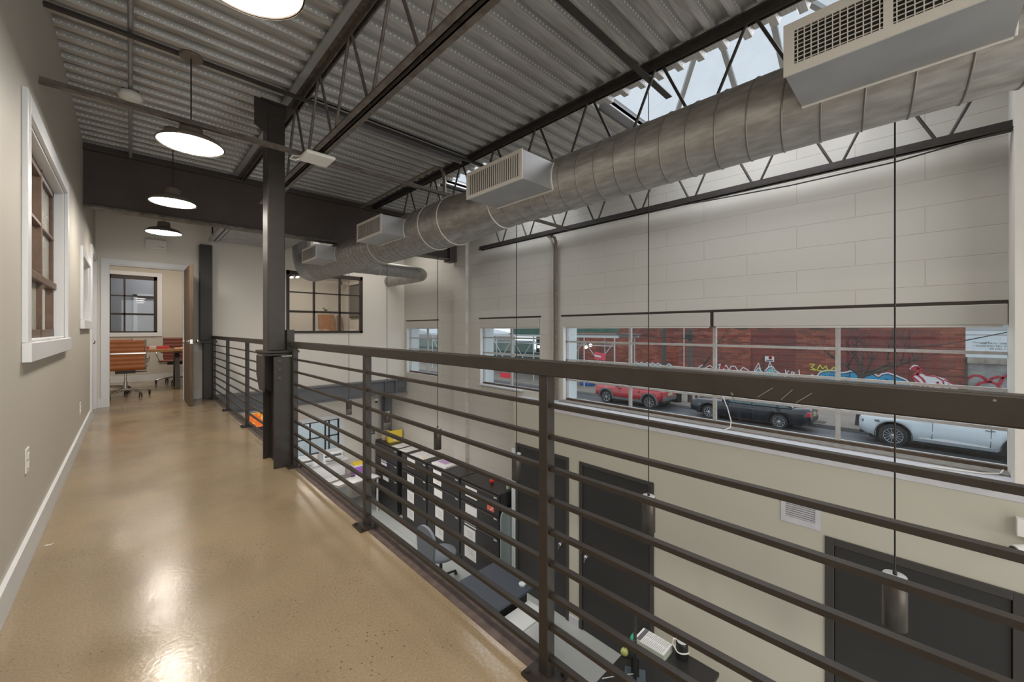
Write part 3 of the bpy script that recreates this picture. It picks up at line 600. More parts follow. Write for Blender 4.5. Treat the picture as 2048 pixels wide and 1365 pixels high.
def joist(X, ya, yb, nodes_top, label, matn, zt=(2.995, 3.055), zb=(2.44, 2.50), yb0=None, yb1=None, grp='open web roof joists'):
    t = thing('bar_joist', label, 'joist', (X, ya, zb[0]), grp)
    def chord(nm, y0, y1, z0, z1, up):
        b = MB()
        for s_ in (-1, 1):
            b.box(X+s_*.012, y0, z0, X+s_*.018, y1, z1)
            zf = (z1-.006, z1) if up else (z0, z0+.006)
            b.box(X+s_*.012, y0, zf[0], X+s_*.052, y1, zf[1])
        return b.build(nm, M[matn], t)
    chord('top_chord', ya, yb, zt[0], zt[1], True)
    b0 = ya if yb0 is None else yb0; b1 = yb if yb1 is None else yb1
    chord('bottom_chord', b0, b1, zb[0], zb[1], False)
    zc0, zc1 = zb[0]+.02, zt[0]+.03
    for k in range(len(nodes_top)-1):
        a, c_ = nodes_top[k], nodes_top[k+1]; mid = (a+c_)/2
        for yy, e in ((a+.02, mid-.02), (c_-.02, mid+.02)):
            if e < b0-.01 or e > b1+.01:
                continue
            b = MB(); b.tube([(X, yy, zc1), (X, e, zc0)], .0105, 8); b.build('web', M[matn], t)
    return t
n_ = [.595*k for k in range(20)]
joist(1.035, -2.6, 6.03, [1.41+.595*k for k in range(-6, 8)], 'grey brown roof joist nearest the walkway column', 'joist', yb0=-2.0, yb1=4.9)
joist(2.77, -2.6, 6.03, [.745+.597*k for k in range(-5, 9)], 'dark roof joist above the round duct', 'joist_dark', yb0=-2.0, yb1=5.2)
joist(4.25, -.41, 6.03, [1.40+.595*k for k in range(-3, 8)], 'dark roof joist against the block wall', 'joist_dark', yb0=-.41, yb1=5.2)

t = thing('joist_bridging', 'thin dark bridging bar along the underside of the roof near the hanging lamp', 'bridging bar', (2, 3.45, 2.96), 'joist bridging bars')
b = MB(); b.box(XL, 3.44, 2.94, 4.25, 3.475, 2.945); b.box(XL, 3.47, 2.945, 4.25, 3.475, 2.975); b.build('angle', M['joist_dark'], t)
t = thing('joist_bridging', 'thin brown bridging bar low across the joists just above the router', 'bridging bar', (2, 3.4, 2.44), 'joist bridging bars')
b = MB(); b.box(XL, 3.29, 2.432, 4.25, 3.325, 2.438); b.box(XL, 3.32, 2.438, 4.25, 3.325, 2.475); b.build('angle', M['joist'], t)
t = thing('joist_bridging', 'dark bridging angle near the large skylight', 'bridging bar', (2, 1.41, 2.97), 'joist bridging bars')
b = MB(); b.box(1.03, 1.39, 2.95, 3.1, 1.44, 2.957); b.box(1.03, 1.435, 2.957, 3.1, 1.44, 2.995); b.build('angle', M['joist_dark'], t)
t = thing('strut_channel', 'galvanised strut channel running beside the bridging bar to the duct', 'channel', (2, 3.6, 3.0))
b = MB(); b.box(1.1, 3.565, 2.99, 2.72, 3.575, 3.05); b.box(1.1, 3.655, 2.99, 2.72, 3.665, 3.05); b.box(1.1, 3.565, 3.04, 2.72, 3.665, 3.05); b.build('channel', M['duct_box'], t)
t = thing('deck_ledger', 'bright galvanised strip along the walkway joist', 'metal strip', (.95, 2, 3.02)); b = MB(); b.box(.93, -2.6, 3.035, .978, 6.0, 3.056); b.build('strip', M['duct_box'], t)
# conduits
t = thing('conduit', 'slim metal conduit running under the deck over the walkway', 'conduit', (0, 4, 2.98)); b = MB(); b.tube([(0, -2.5, 2.985), (0, 6.0, 2.985)], .014, 10); b.build('pipe', M['duct_box'], t)
t = thing('conduit', 'brown conduit bending down onto the duct beside the dark joist', 'conduit', (2.5, 4, 2.96))
b = MB(); b.tube([(2.52, 5.95, 2.96), (2.52, 3.95, 2.96), (2.52, 3.85, 2.95), (2.52, 3.78, 2.92), (2.52, 3.73, 2.85), (2.52, 3.71, 2.75), (2.52, 3.70, 2.32)], .018, 10); b.build('pipe', pbr('tan_conduit', (.26, .22, .17), .45, .5), t)
t = thing('smoke_detector', 'round white smoke detector under the deck above the walkway', 'smoke detector', (0, 4.33, 2.94))
b = MB(); b.lathe([(.02, .03), (.072, .03), (.075, .0), (.066, -.018), (.03, -.026), (.001, -.026)], (0, 4.33, 2.93), 28); b.build('housing', M['white'], t)
b = MB(); b.box(-.05, 4.28, 2.955, .05, 4.38, 2.972); b.build('junction_box', M['black'], t)
t = thing('wall_conduit', 'pair of conduits running down the block wall left of the long window', 'conduit', (4.36, 3.66, 1))
b = MB(); b.tube([(4.25, 3.63, 2.42), (4.33, 3.64, 2.41), (4.37, 3.645, 2.36), (4.375, 3.65, 2.28), (4.375, 3.65, .096)], .022, 10); b.build('pipe', pbr('worn_conduit', (.24, .20, .16), .6, .3, col2=(.16, .13, .1), vscale=20), t)
b = MB(); b.tube([(4.25, 3.69, 2.42), (4.33, 3.70, 2.40), (4.385, 3.71, 2.33), (4.39, 3.71, 2.25), (4.39, 3.71, .096)], .018, 10); b.build('pipe', M['blind'], t)
t = thing('black_wire', 'thin black wire drooping along the wall joist', 'wire', (4.2, 1, 2.4))
b = MB(); b.tube([(4.19, -.40, 2.42), (4.19, -.2, 2.41), (4.19, .159, 2.376), (4.19, .827, 2.372), (4.19, 1.5, 2.40), (4.2, 2.197, 2.435)], .006, 6); b.build('wire', M['cable'], t)

# columns
t = thing('steel_column', 'bronze steel column at the walkway railing with bolted base', 'column', (.86, 3.73, 0))
b = MB(); b.box(.794, 3.66, .93, .920, 3.82, 2.92); b.build('upper_shaft', M['steel'], t, bevel=.006)
b = MB(); b.box(.70, 3.655, 2.84, .93, 3.66, 2.92); b.prism([(.70, 2.935), (.79, 2.935), (.79, 2.66), (.70, 2.72)], 'Y', 3.640, 3.654); b.box(.74, 3.62, 2.92, .985, 3.86, 2.935); b.build('top_bracket', M['steel'], t)
b = MB(); b.box(.766, 3.59, .912, 1.01, 3.95, .93); b.box(.776, 3.60, .890, 1.0, 3.94, .909); b.build('splice_plate', M['steel'], t, bevel=.003)
b = MB(); b.box(.813, 3.55, .0, .945, 3.563, .885); b.box(.813, 3.90, .0, .945, 3.913, .885); b.box(.866, 3.563, 0, .878, 3.90, .885); b.build('lower_shaft', M['steel'], t, bevel=.003)
b = MB(); b.prism([(3.70, .885), (3.96, .885), (3.96, .72), (3.86, .60), (3.70, .60)], 'X', .775, .785); b.prism([(.78, .885), (.87, .885), (.87, .56), (.82, .60), (.78, .66)], 'Y', 3.78, 3.79); b.build('gusset_plate', M['steel'], t)
b = MB(); b.box(.935, 3.66, .93, .99, 3.70, 1.10); b.prism([(3.70, .93), (3.86, .93), (3.86, 1.06), (3.82, 1.10), (3.70, 1.10)], 'X', .945, .957); b.build('rail_bracket', M['steel'], t)
for zz in (.848, .782, .712):
    b = MB(); b.lathe([(.017, 0), (.017, -.004), (.012, -.005), (.012, -.016), (.002, -.017)], (.853, 3.55, zz), 6, 'Y', False); b.build('bolt', M['black_steel'], t)
t = thing('steel_column', 'bronze steel column beside the open wooden door', 'column', (.87, 7.97, 0))
b = MB(); b.box(.787, 7.90, .93, .945, 8.06, 2.45); b.build('upper_shaft', M['steel'], t, bevel=.005)
b = MB(); b.box(.76, 7.84, .895, 1.0, 8.07, .93); b.build('splice_plate', M['steel'], t)
b = MB(); b.box(.83, 7.88, 0, .965, 8.06, .895); b.build('lower_shaft', M['steel'], t, bevel=.004)
t = thing('steel_column', 'grey steel column under the lower beam by the wall corner', 'column', (4.3, 8.8, ZL))
b = MB(); b.box(4.26, 8.66, ZL, 4.415, 8.675, -.28); b.box(4.26, 8.87, ZL, 4.415, 8.885, -.28); b.box(4.33, 8.675, ZL, 4.345, 8.87, -.28); b.build('shaft', M['grey_steel'], t)
t = thing('lower_beam', 'grey steel beam carrying the far wall above the lower hall', 'beam', (2.7, 8.0, -.3))
b = MB(); b.box(1.0, 7.92, .005, 4.40, YF, .03); b.build('top_flange', M['grey_steel'], t)
b = MB(); b.box(1.0, 7.99, -.26, 4.40, 8.005, .005); b.build('web', M['grey_steel'], t)
b = MB(); b.box(1.0, 7.90, -.285, 4.40, YF+.02, -.26); b.build('bottom_flange', M['grey_steel'], t)
b = MB(); b.box(4.13, 7.92, -.26, 4.15, 7.99, .005); b.box(3.90, 7.92, -.26, 3.92, 7.99, .005); b.build('stiffener', M['grey_steel'], t)
for yy in ((4.25, -.05), (4.25, -.2), (4.33, -.05), (4.33, -.2)):
    b = MB(); b.lathe([(.016, 0), (.016, -.012), (.003, -.014)], (yy[0], 7.99, yy[1]), 6, 'Y', False); b.build('bolt', M['grey_steel'], t)

# railings
RX = .955
def railing(ya, yb, posts, label, ends):
    t = thing('railing', label, 'railing', (RX, ya, 0), 'walkway railings')
    b = MB(); b.box(RX-.022, ya, .955, RX+.022, yb, 1.003); b.build('top_rail', M['steel'], t, bevel=.003)
    for p in posts:
        b = MB(); b.box(RX-.018, p-.018, .008, RX+.018, p+.018, .957); b.build('post', M['steel'], t, bevel=.002)
        b = MB(); b.box(RX-.06, p-.055, .002, RX+.045, p+.055, .011); 
        for sx in (-.045, .032):
            for sy in (-.042, .042): b.lathe([(.008, .011), (.008, .018), (.001, .019)], (RX+sx, p+sy, 0), 8, 'Z', False)
        b.build('base_plate', M['steel'], t)
    for k in range(9):
        z = .868 - .0995*k
        b = MB(); b.box(RX-.0095, ya+.01, z-.013, RX+.0095, yb-.01, z); b.build('bar', M['steel'], t)
    if ya < 0:
        for (ax, ay), (bx, by) in (((1515, 795), (1546, 776)), ((1562, 800), (1585, 780)), ((1592, 806), (1624, 787)), ((1462, 786), (1466, 791)), ((1464, 795), (1470, 800)), ((1986, 801), (1993, 802))):
            b = MB(); b.bar(onX(RX-.0223, ax, ay), onX(RX-.0223, bx, by), .0006, .0012 if by < ay else .003, (0, 0, 1)); b.build('scratch', M['stone'], t)
    return t
railing(-2.2, 3.60, [-1.97, -.55, .835, 2.165, 3.515], 'long near section of the horizontal bar railing', None)
railing(3.93, 7.88, [5.33, 6.58, 7.78], 'far section of the horizontal bar railing behind the column', None)

# ================================================================== DUCTWORK
DX, DZ, RN, RF = 2.265, 2.152, .186, .226
t = thing('spiral_duct', 'large galvanised spiral duct hung under the roof with side outlets', 'duct', (DX, 2, DZ))
b = MB(); b.lathe([(RN, -2.4), (RN, 2.42), (RN+.006, 2.43), (RN+.006, 2.47), (RN+.003, 2.48)], (DX, 0, DZ), 48, 'Y'); b.build('near_run', M['duct'], t)
b = MB(); b.lathe([(RN+.004, 2.46), (RN+.012, 2.56), (RF-.006, 3.0), (RF, 3.08), (RF+.005, 3.10), (RF+.005, 3.14)], (DX, 0, DZ), 48, 'Y'); b.build('reducer', M['duct'], t)
pts = [(DX, 3.1, DZ), (DX, 6.98, DZ)]
b = MB(); b.lathe([(RF, 3.12), (RF, 6.95)], (DX, 0, DZ), 48, 'Y'); b.build('far_run', M['duct'], t)
arc = [(DX, 6.95, DZ)] + [(DX, 7.25 + .40*math.sin(a), DZ + .40 - .40*math.cos(a)) for a in (math.radians(k) for k in (0, 18, 36, 54, 72, 90))] + [(DX, 7.65, 3.04)]
b = MB(); b.tube(arc, RF+.003, 28); el = b.build('elbow', M['duct_box'], t)
for me in (el.data,):
    for p in me.polygons: p.use_smooth = False
def helix(y0, y1, r, pitch, n=24):
    k = int((y1-y0)/pitch*n); return [(DX + r*math.cos(2*PI*i/n), y0 + (y1-y0)*i/k, DZ + r*math.sin(2*PI*i/n)) for i in range(k+1)]
b = MB(); b.tube(helix(-1.2, 2.42, RN+.001, .142), .0042, 5); b.build('spiral_seam', M['seam'], t)
b = MB(); b.tube(helix(3.15, 6.9, RF+.001, .11), .0042, 5); b.build('spiral_seam', M['seam'], t)
for yy, rr in ((2.45, RN+.008), (3.12, RF+.006), (3.46, RF+.004), (4.62, RF+.003)):
    b = MB(); b.tube([(DX+rr*math.cos(2*PI*i/40), yy, DZ+rr*math.sin(2*PI*i/40)) for i in range(40)], .006, 6, closed=True)
    b.build('sealant_bead', M['mastic'], t)
def outlet(y0, y1, double=False, cross=False):
    xf, zb_, zt_ = 1.80, 2.066, 2.252
    b = MB(); b.box(xf, y0, zb_, 2.20, y1, zt_); bx = b.build('outlet_box', M['duct_box'], t)
    b = MB(); fw = .030 if cross else .020; g = .008
    b.box(xf-g, y0-.004, zb_-.004, xf, y1+.004, zb_+fw); b.box(xf-g, y0-.004, zt_-fw, xf, y1+.004, zt_+.004); b.box(xf-g, y0-.004, zb_+fw, xf, y0+fw, zt_-fw); b.box(xf-g, y1-fw, zb_+fw, xf, y1+.004, zt_-fw)
    if double: ym = (y0+y1)/2-.0; b.box(xf-g, ym-.012, zb_+fw, xf, ym+.012, zt_-fw)
    b.build('grille_frame', M['grille'], bx)
    b = MB(); b.box(xf-.001, y0+fw, zb_+fw, xf+.001, y1-fw, zt_-fw); b.build('grille_shade_sheet', M['dark'] if cross else M['shade_grey'], bx)  # dark sheet painted as the shade inside the outlet
    b = MB(); n = 25; 
    for i in range(n):
        yy = y0+fw+(y1-y0-2*fw)*(i+.5)/n
        if cross: b.box(xf-.007, yy-.0016, zb_+fw, xf-.003, yy+.0016, zt_-fw)
        else: b.bar((xf-.004, yy, zb_+fw), (xf-.004, yy, zt_-fw), .0024, .0185, (.35, .93, 0))
    if cross:
        for i in range(8):
            zz = zb_+fw+(zt_-zb_-2*fw)*(i+.5)/8; b.bar((xf-.002, y0+fw, zz), (xf-.002, y1-fw, zz), .004, .0035)
    b.build('louvre_blades', M['grille'], bx)
    ring = MB(); r_ = RN if y0 < 2.4 else RF
    def bead(a, c_): ring.tube([a, c_], .006, 6)
    # sealant where the box meets the round duct
    for zz in (zb_,):
        xx = DX - math.sqrt(max(0, r_*r_-(zz-DZ)**2)); bead((xx-.003, y0, zz-.002), (xx-.003, y1, zz-.002))
    pts = []
    for i in range(9):
        zz = zb_+(zt_-zb_)*i/8; xx = DX - math.sqrt(r_*r_-(zz-DZ)**2); pts.append((xx-.003, y0-.003, zz))
    ring.tube(pts, .006, 6); ring.build('sealant', M['mastic'], bx)
outlet(-.202, .370, True, True); outlet(1.777, 2.349); outlet(3.746, 4.325); outlet(5.66, 6.26)
b = MB(); b.tube([(DX, 6.45, DZ), (3.72, 6.52, DZ)] + [(3.72+.34*math.sin(a), 6.86-.34*math.cos(a), DZ) for a in (math.radians(k) for k in (10, 25, 40, 55, 70, 85))] + [(4.06, 6.9, DZ), (4.06, YF-.002, DZ)], .115, 24); b.build('branch_pipe', M['duct'], t)
b = MB()
for c_, ax in (((3.05, 6.487, DZ), 'X'), ((4.06, 7.2, DZ), 'Y')):
    b.tube([(c_[0]+(0 if ax == 'X' else .119*math.cos(2*PI*i/28)), c_[1]+(.119*math.cos(2*PI*i/28) if ax == 'X' else 0), c_[2]+.119*math.sin(2*PI*i/28)) for i in range(28)], .006, 6, closed=True)
b.build('branch_bead', M['mastic'], t)
t = thing('air_handler', 'grey sheet metal air handler box tucked behind the girder', 'air handler', (1.35, 6.9, 2.45))
b = MB(); b.box(.98, 6.3, 2.46, 1.9, 7.55, 2.86); b.build('casing', pbr('foil_grey_box', (.42, .42, .42), .6, .2, var=.25, vscale=6), t)
b = MB(); b.box(.86, 6.35, 2.452, .91, 7.6, 2.50); b.box(.93, 6.35, 2.452, .965, 7.6, 2.50); b.build('hanger_rail', M['duct_box'], t)
b = MB()
for xx in (.885, .95):
    for yy in (6.5, 7.4): b.tube([(xx, yy, 2.48), (xx, yy, 3.06)], .01, 8)
b.build('hanger_rod', M['joist_dark'], t)

# ================================================================== LAMPS
def dome_pendant(x, y, label, z=2.335, zc=2.917):
    t = thing('dome_pendant', label, 'pendant lamp', (x, y, z), 'dome pendants over the walkway')
    b = MB(); b.lathe([(.183, 0), (.184, .006), (.175, .018), (.150, .045), (.105, .062), (.072, .070), (.066, .085), (.062, .13), (.055, .142), (.030, .147), (.001, .148)], (x, y, z), 48, caps=False); b.lathe([(.178, .004), (.168, .018), (.10, .055), (.001, .07)], (x, y, z-.002), 48, caps=False); b.build('shade', M['pendant'], t)
    b = MB(); b.lathe([(.172, 0), (.001, -.002)], (x, y, z+.004), 48, caps=False); b.build('diffuser', M['glow'], t)
    b = MB(); b.tube([(x, y, z+.146), (x, y, zc+.013)], .004, 8); b.build('cord', M['cable'], t)
    b = MB(); b.lathe([(.062, 0), (.065, .012), (.065, .022), (.02, .022)], (x, y, zc), 32); b.build('canopy', M['pendant'], t)
    l = bpy.data.lights.new('pendant_bulb', 'SPOT'); l.energy = 23; l.color = WARM; l.spot_size = math.radians(165); l.spot_blend = .6; l.shadow_soft_size = .10
    o = bpy.data.objects.new('pendant_bulb', l); C.objects.link(o); o.location = (x, y, z-.02)
dome_pendant(.295, 1.66, 'taupe dome pendant nearest the viewer cut off by the top of the view')
dome_pendant(.293, 3.41, 'taupe dome pendant hanging from the bridging bar by the near sash window')
dome_pendant(.299, 5.09, 'taupe dome pendant hanging in front of the black girder', zc=3.038)
dome_pendant(.307, 6.74, 'taupe dome pendant farthest away above the white wall unit', zc=3.038)
dome_pendant(.30, -.02, 'unseen dome pendant added straight above the viewer')  # row carried on out of view, added to brighten the near floor
dome_pendant(.30, -1.68, 'unseen dome pendant added behind the viewer')  # second added pendant, out of view

def cyl_pendant(y, label, lit=True):
    x, zt_, zb_ = 3.1, -.283, -.57
    t = thing('cylinder_pendant', label, 'pendant lamp', (x, y, zb_), 'cylinder pendants over the lower hall')
    b = MB(); b.lathe([(.048, zb_+.02), (.048, zb_), (.053, zb_), (.053, zt_), (.051, zt_+.002)], (x, y, 0), 32, caps=False); sh = b.build('shade', M['cyl'], t)
    b = MB(); b.lathe([(.051, zt_+.002), (.050, zt_+.005), (.001, zt_+.005)], (x, y, 0), 32); b.build('top_cap', M['light_grey'], t)
    b = MB(); b.lathe([(.010, zt_+.004), (.010, zt_+.03), (.003, zt_+.035)], (x, y, 0), 12); b.tube([(x, y, zt_+.03), (x, y, 3.07)], .0042, 8); b.build('cord', M['cable'], t)
    b = MB(); b.lathe([(.047, zb_+.012), (.001, zb_+.012)], (x, y, 0), 24); b.build('lens', emis('cylinder_lens', (1, .95, .88), 4), t)
    l = bpy.data.lights.new('cylinder_bulb', 'SPOT'); l.energy = 15; l.color = (1, .95, .88); l.spot_size = math.radians(120); l.spot_blend = .5; l.shadow_soft_size = .04
    o = bpy.data.objects.new('cylinder_bulb', l); C.objects.link(o); o.location = (x, y, zb_-.01)
for yy, lab in ((.118, 'graphite cylinder pendant in front of the right lower door'), (1.59, 'graphite cylinder pendant at the edge of the middle lower door'), (3.155, 'graphite cylinder pendant beside the door next to the cabinets'), (4.73, 'graphite cylinder pendant against the pale block wall above the cabinets'), (6.25, 'graphite cylinder pendant near the grey column and yellow folder'), (7.86, 'graphite cylinder pendant just below the grey beam')):
    cyl_pendant(yy, lab)

# ================================================================== WALKWAY SMALL THINGS
t = thing('wireless_router', 'flat white wireless access point on the joist chord', 'router', (1.03, 3.25, 2.41))
b = MB(); b.box(.93, 3.14, 2.405, 1.14, 3.35, 2.432); b.build('body', M['white'], t, bevel=.01)
b = MB(); b.tube([(.94, 3.3, 2.43), (.90, 3.36, 2.44), (.88, 3.37, 2.41), (.91, 3.34, 2.40), (.96, 3.31, 2.43), (1.0, 3.3, 2.47)], .006, 8); b.build('cord', M['white'], t)
def wall_plate(name, loc, label, cat, kind):
    x, y, z = loc; t = thing(name, label, cat, loc)
    b = MB(); b.box(x, y-.036, z-.058, x+.006, y+.036, z+.058); b.build('plate', M['white'], t, bevel=.002)
    for dz in (-.02, .02):
        b = MB(); b.box(x+.006, y-.014, z+dz-.013, x+.009, y+.014, z+dz+.013); b.build('socket', M['white'], t)
wall_plate('outlet', (XL, 2.955, .48), 'white wall outlet low on the left wall near the viewer', 'outlet', 0)
wall_plate('outlet', (XL, 5.72, .33), 'white wall outlet low on the left wall below the far window', 'outlet', 0)
t = thing('wall_unit', 'small white wall unit above the office doorway', 'wall unit', (.28, YF, 2.38))
b = MB(); b.box(.156, YF-.07, 2.315, .40, YF, 2.455); b.build('housing', M['white'], t, bevel=.006)
b = MB()
for i in range(7): b.box(.31+.009*i, YF-.0715, 2.345, .315+.009*i, YF-.07, 2.356)
b.build('vent_slots', M['ink'], t)
t = thing('light_switch', 'white switch plate on the wall behind the open door', 'switch', (.75, YF, .70)); b = MB(); b.box(.715, YF-.006, .74, .785, YF, .86); b.build('plate', M['white'], t); b = MB(); b.box(.735, YF-.009, .77, .765, YF-.006, .83); b.build('rocker', M['white'], t)
for (x, y, ww, hh, r_), lab in (((.24, 1.30, .014, .010, .3), 'small white chip of paper on the floor in the foreground'), ((-.30, 3.1, .02, .008, .9), 'pale paint scrap by the left baseboard')):
    b = MB(); p = [(x-ww, y), (x-.3*ww, y+hh), (x, y+.2*hh), (x+.8*ww, y+hh), (x+.3*ww, y-hh)]; b.prism(p, 'Z', .0005, .002); o = b.build('paint_chip', M['white']); tag(o, lab, 'scrap')

# ---- office furniture
def office_chair(loc, rz, label, leather):
    t = thing('office_chair', label, 'chair', loc, 'leather office chairs', rz)
    # local: chair faces +Y; back at -Y
    def prof(z):  # back curve
        return -.22 - .10*(z-.48)
    b = MB()
    zs = [.46+.475*i/40 for i in range(41)]
    front = [(prof(z)+.018+.008*abs(math.sin(PI*(z-.46)/.068)), z) for z in zs]; back = [(prof(z)-.018-.008*abs(math.sin(PI*(z-.46)/.068)), z) for z in reversed(zs)]
    b.prism(front+back, 'X', -.225, .225, True); b.build('backrest', M[leather], t, True)
    ys = [-.22+.46*i/36 for i in range(37)]
    top = [(y_, .475+.008*abs(math.sin(PI*(y_+.22)/.066))) for y_ in ys]; bot = [(y_, .44) for y_ in reversed(ys)]
    b = MB(); b.prism(top+bot, 'X', -.225, .225, True); b.build('seat', M[leather], t, True)
    for s_ in (-1, 1):
        b = MB(); b.tube([(s_*.24, .22, .45), (s_*.24, -.20, .45), (s_*.24, -.235, .50), (s_*.24, prof(.94)-.0, .945)], .012, 8); b.build('frame_rail', M['chrome'], t, True)
        b = MB(); b.tube([(s_*.25, -.22, .62), (s_*.29, -.12, .66), (s_*.29, .10, .66), (s_*.285, .14, .60), (s_*.25, .10, .46)], .013, 8); b.build('armrest', M['chrome'], t, True)
    b = MB(); b.bar((-.24, prof(.72)-.03, .72), (.24, prof(.72)-.03, .72), .012, .018); b.build('back_stretcher', M['chrome'], t, True)
    b = MB(); b.box(-.12, -.12, .385, .12, .12, .43); b.tube([(.0, .0, .40), (.26, .02, .40)], .008, 8); b.build('tilt_mechanism', M['black'], t, True)
    b = MB(); b.tube([(0, 0, .10), (0, 0, .25)], .026, 14); b.tube([(0, 0, .25), (0, 0, .39)], .016, 14); b.build('gas_post', M['chrome'], t, True)
    for k in range(5):
        a = 2*PI*k/5+.3; dx, dy = math.cos(a), math.sin(a)
        b = MB(); b.tube([(0, 0, .125), (.16*dx, .16*dy, .105), (.30*dx, .30*dy, .085)], [.022, .017, .013], 10); lg = b.build('base_arm', M['chrome'], t, True)
        b = MB(); 
        for s_ in (-.018, .018): b.lathe([(.012, -.008), (.03, -.007), (.03, .007), (.012, .008)], (.31*dx-s_*dy, .31*dy+s_*dx, .030), 14, 'X')
        b.box(.31*dx-.018, .31*dy-.018, .035, .31*dx+.018, .31*dy+.018, .075); b.build('caster', M['black'], lg, True)
    return t
office_chair((-.06, 9.12, 0), .0, 'tan leather office chair in the doorway with its back to the walkway', 'leather')
office_chair((-.28, 9.80, 0), .25, 'tan leather office chair half hidden behind the nearer one', 'leather')
office_chair((.68, 10.80, 0), 2.95, 'oxblood leather office chair on the far side of the table', 'leather_dark')
t = thing('table', 'honey wood table on black trestle legs inside the office', 'table', (.5, 10.0, 0))
b = MB(); b.box(.06, 9.6, .70, 1.35, 10.45, .745); b.build('tabletop', M['plank'], t, bevel=.004)
for xx in (.64, 1.2):
    for s_ in (-1, 1):
        b = MB(); b.bar((xx, 10.0+s_*.28, 0.0), (xx, 10.0+s_*.08, .70), .07, .06); b.build('leg', M['bronze'], t)
b = MB(); b.box(.60, 9.68, .66, .68, 10.32, .70); b.build('cross_bar', M['bronze'], t)
for (x0, x1, y0), lab, mt in (((.085, .24, 9.72), 'red box left of the white paper on the office table', 'red'), ((.345, .52, 9.75), 'red box right of the white paper on the office table', 'red'), ((.245, .34, 9.73), 'white folded card between two red boxes on the office table', 'paper')):
    b = MB(); b.box(x0, y0, .746, x1, y0+.12, .80); o = b.build('box' if mt == 'red' else 'card', M[mt], bevel=.003); tag(o, lab, 'box' if mt == 'red' else 'card', 'red boxes on the office table' if mt == 'red' else None)
b = MB(); b.box(.70, 9.72, .746, .98, 9.95, .765); o = b.build('notebook', M['paper']); tag(o, 'pale open notebook at the right of the office table', 'notebook')
b = MB(); b.box(.53, 9.8, .746, .60, 9.86, .765); o = b.build('phone', M['black'], bevel=.004); tag(o, 'small dark phone lying on the office table', 'phone')
# meeting room things
t = thing('wall_screen', 'dark wall screen seen through the interior window', 'screen', (4.37, 10.4, 1.87)); b = MB(); b.box(4.355, 9.75, 1.42, 4.398, 11.0, 2.32); b.build('bezel', M['black'], t); b = MB(); b.box(4.352, 9.79, 1.46, 4.356, 10.96, 2.28); b.build('panel', pbr('grey_screen', (.10, .09, .085), .3), t)
t = thing('wooden_board', 'tall brown wooden board leaning in the meeting room', 'board', (3.9, 11.4, 0)); b = MB(); b.bar((3.92, 11.25, 0.01), (3.92, 11.54, 1.52), .42, .03, (0, -1, 0)); b.build('panel', pbr('orange_brown_wood', (.40, .20, .09), .5, col2=(.3, .13, .05), vscale=4, stretch=(9, 9, 1)), t)
t = thing('wooden_board', 'narrow darker board beside the leaning wooden board', 'board', (4.25, 11.4, 0)); b = MB(); b.bar((4.27, 11.28, 0.01), (4.27, 11.54, 1.50), .12, .03, (0, -1, 0)); b.build('panel', pbr('red_brown_wood', (.28, .13, .08), .5), t)
t = thing('spot_lamp', 'small black track spot lamp glowing behind the interior window', 'spot lamp', (2.3, 8.6, 2.3), 'track spots in the meeting room'); b = MB(); b.tube([(2.30, 8.77, 2.265), (2.305, 8.71, 2.145)], .040, 14); b.build('can', M['bronze'], t); b = MB(); b.tube([(2.3052, 8.7095, 2.143), (2.3054, 8.708, 2.140)], .036, 14); b.build('lens', emis('spot_lens', (1, .9, .75), 3), t); b = MB(); b.tube([(2.30, 8.77, 2.26), (2.30, 8.77, 2.82)], .008, 8); b.build('stem', M['bronze'], t)
t2 = copy_tree(t); t2.location = (t.location[0]+.12, t.location[1]+.05, t.location[2]+.02); t2['label'] = 'second track spot lamp half hidden by the duct elbow'
b = MB(); b.ball((4.19, 11.2, 2.386), .045, 8); b.tube([(4.19, 11.2, 2.42), (4.19, 11.2, 2.82)], .012, 6); o = b.build('ceiling_camera', M['black']); tag(o, 'tiny black dome camera in the meeting room', 'camera')
t = thing('small_plane', 'small grey model bird standing on the window bar of the meeting room', 'ornament', (2.77, 8.2, 1.46)); b = MB(); b.ball((2.77, 8.17, 1.485), .022, 8, (1.6, .7, .8)); b.bar((2.76, 8.17, 1.49), (2.72, 8.17, 1.53), .05, .006); b.bar((2.78, 8.17, 1.49), (2.83, 8.17, 1.515), .04, .006); b.tube([(2.77, 8.17, 1.475), (2.77, 8.17, 1.455)], .004, 6); b.build('body', pbr('pewter', (.10, .095, .085), .5), t)

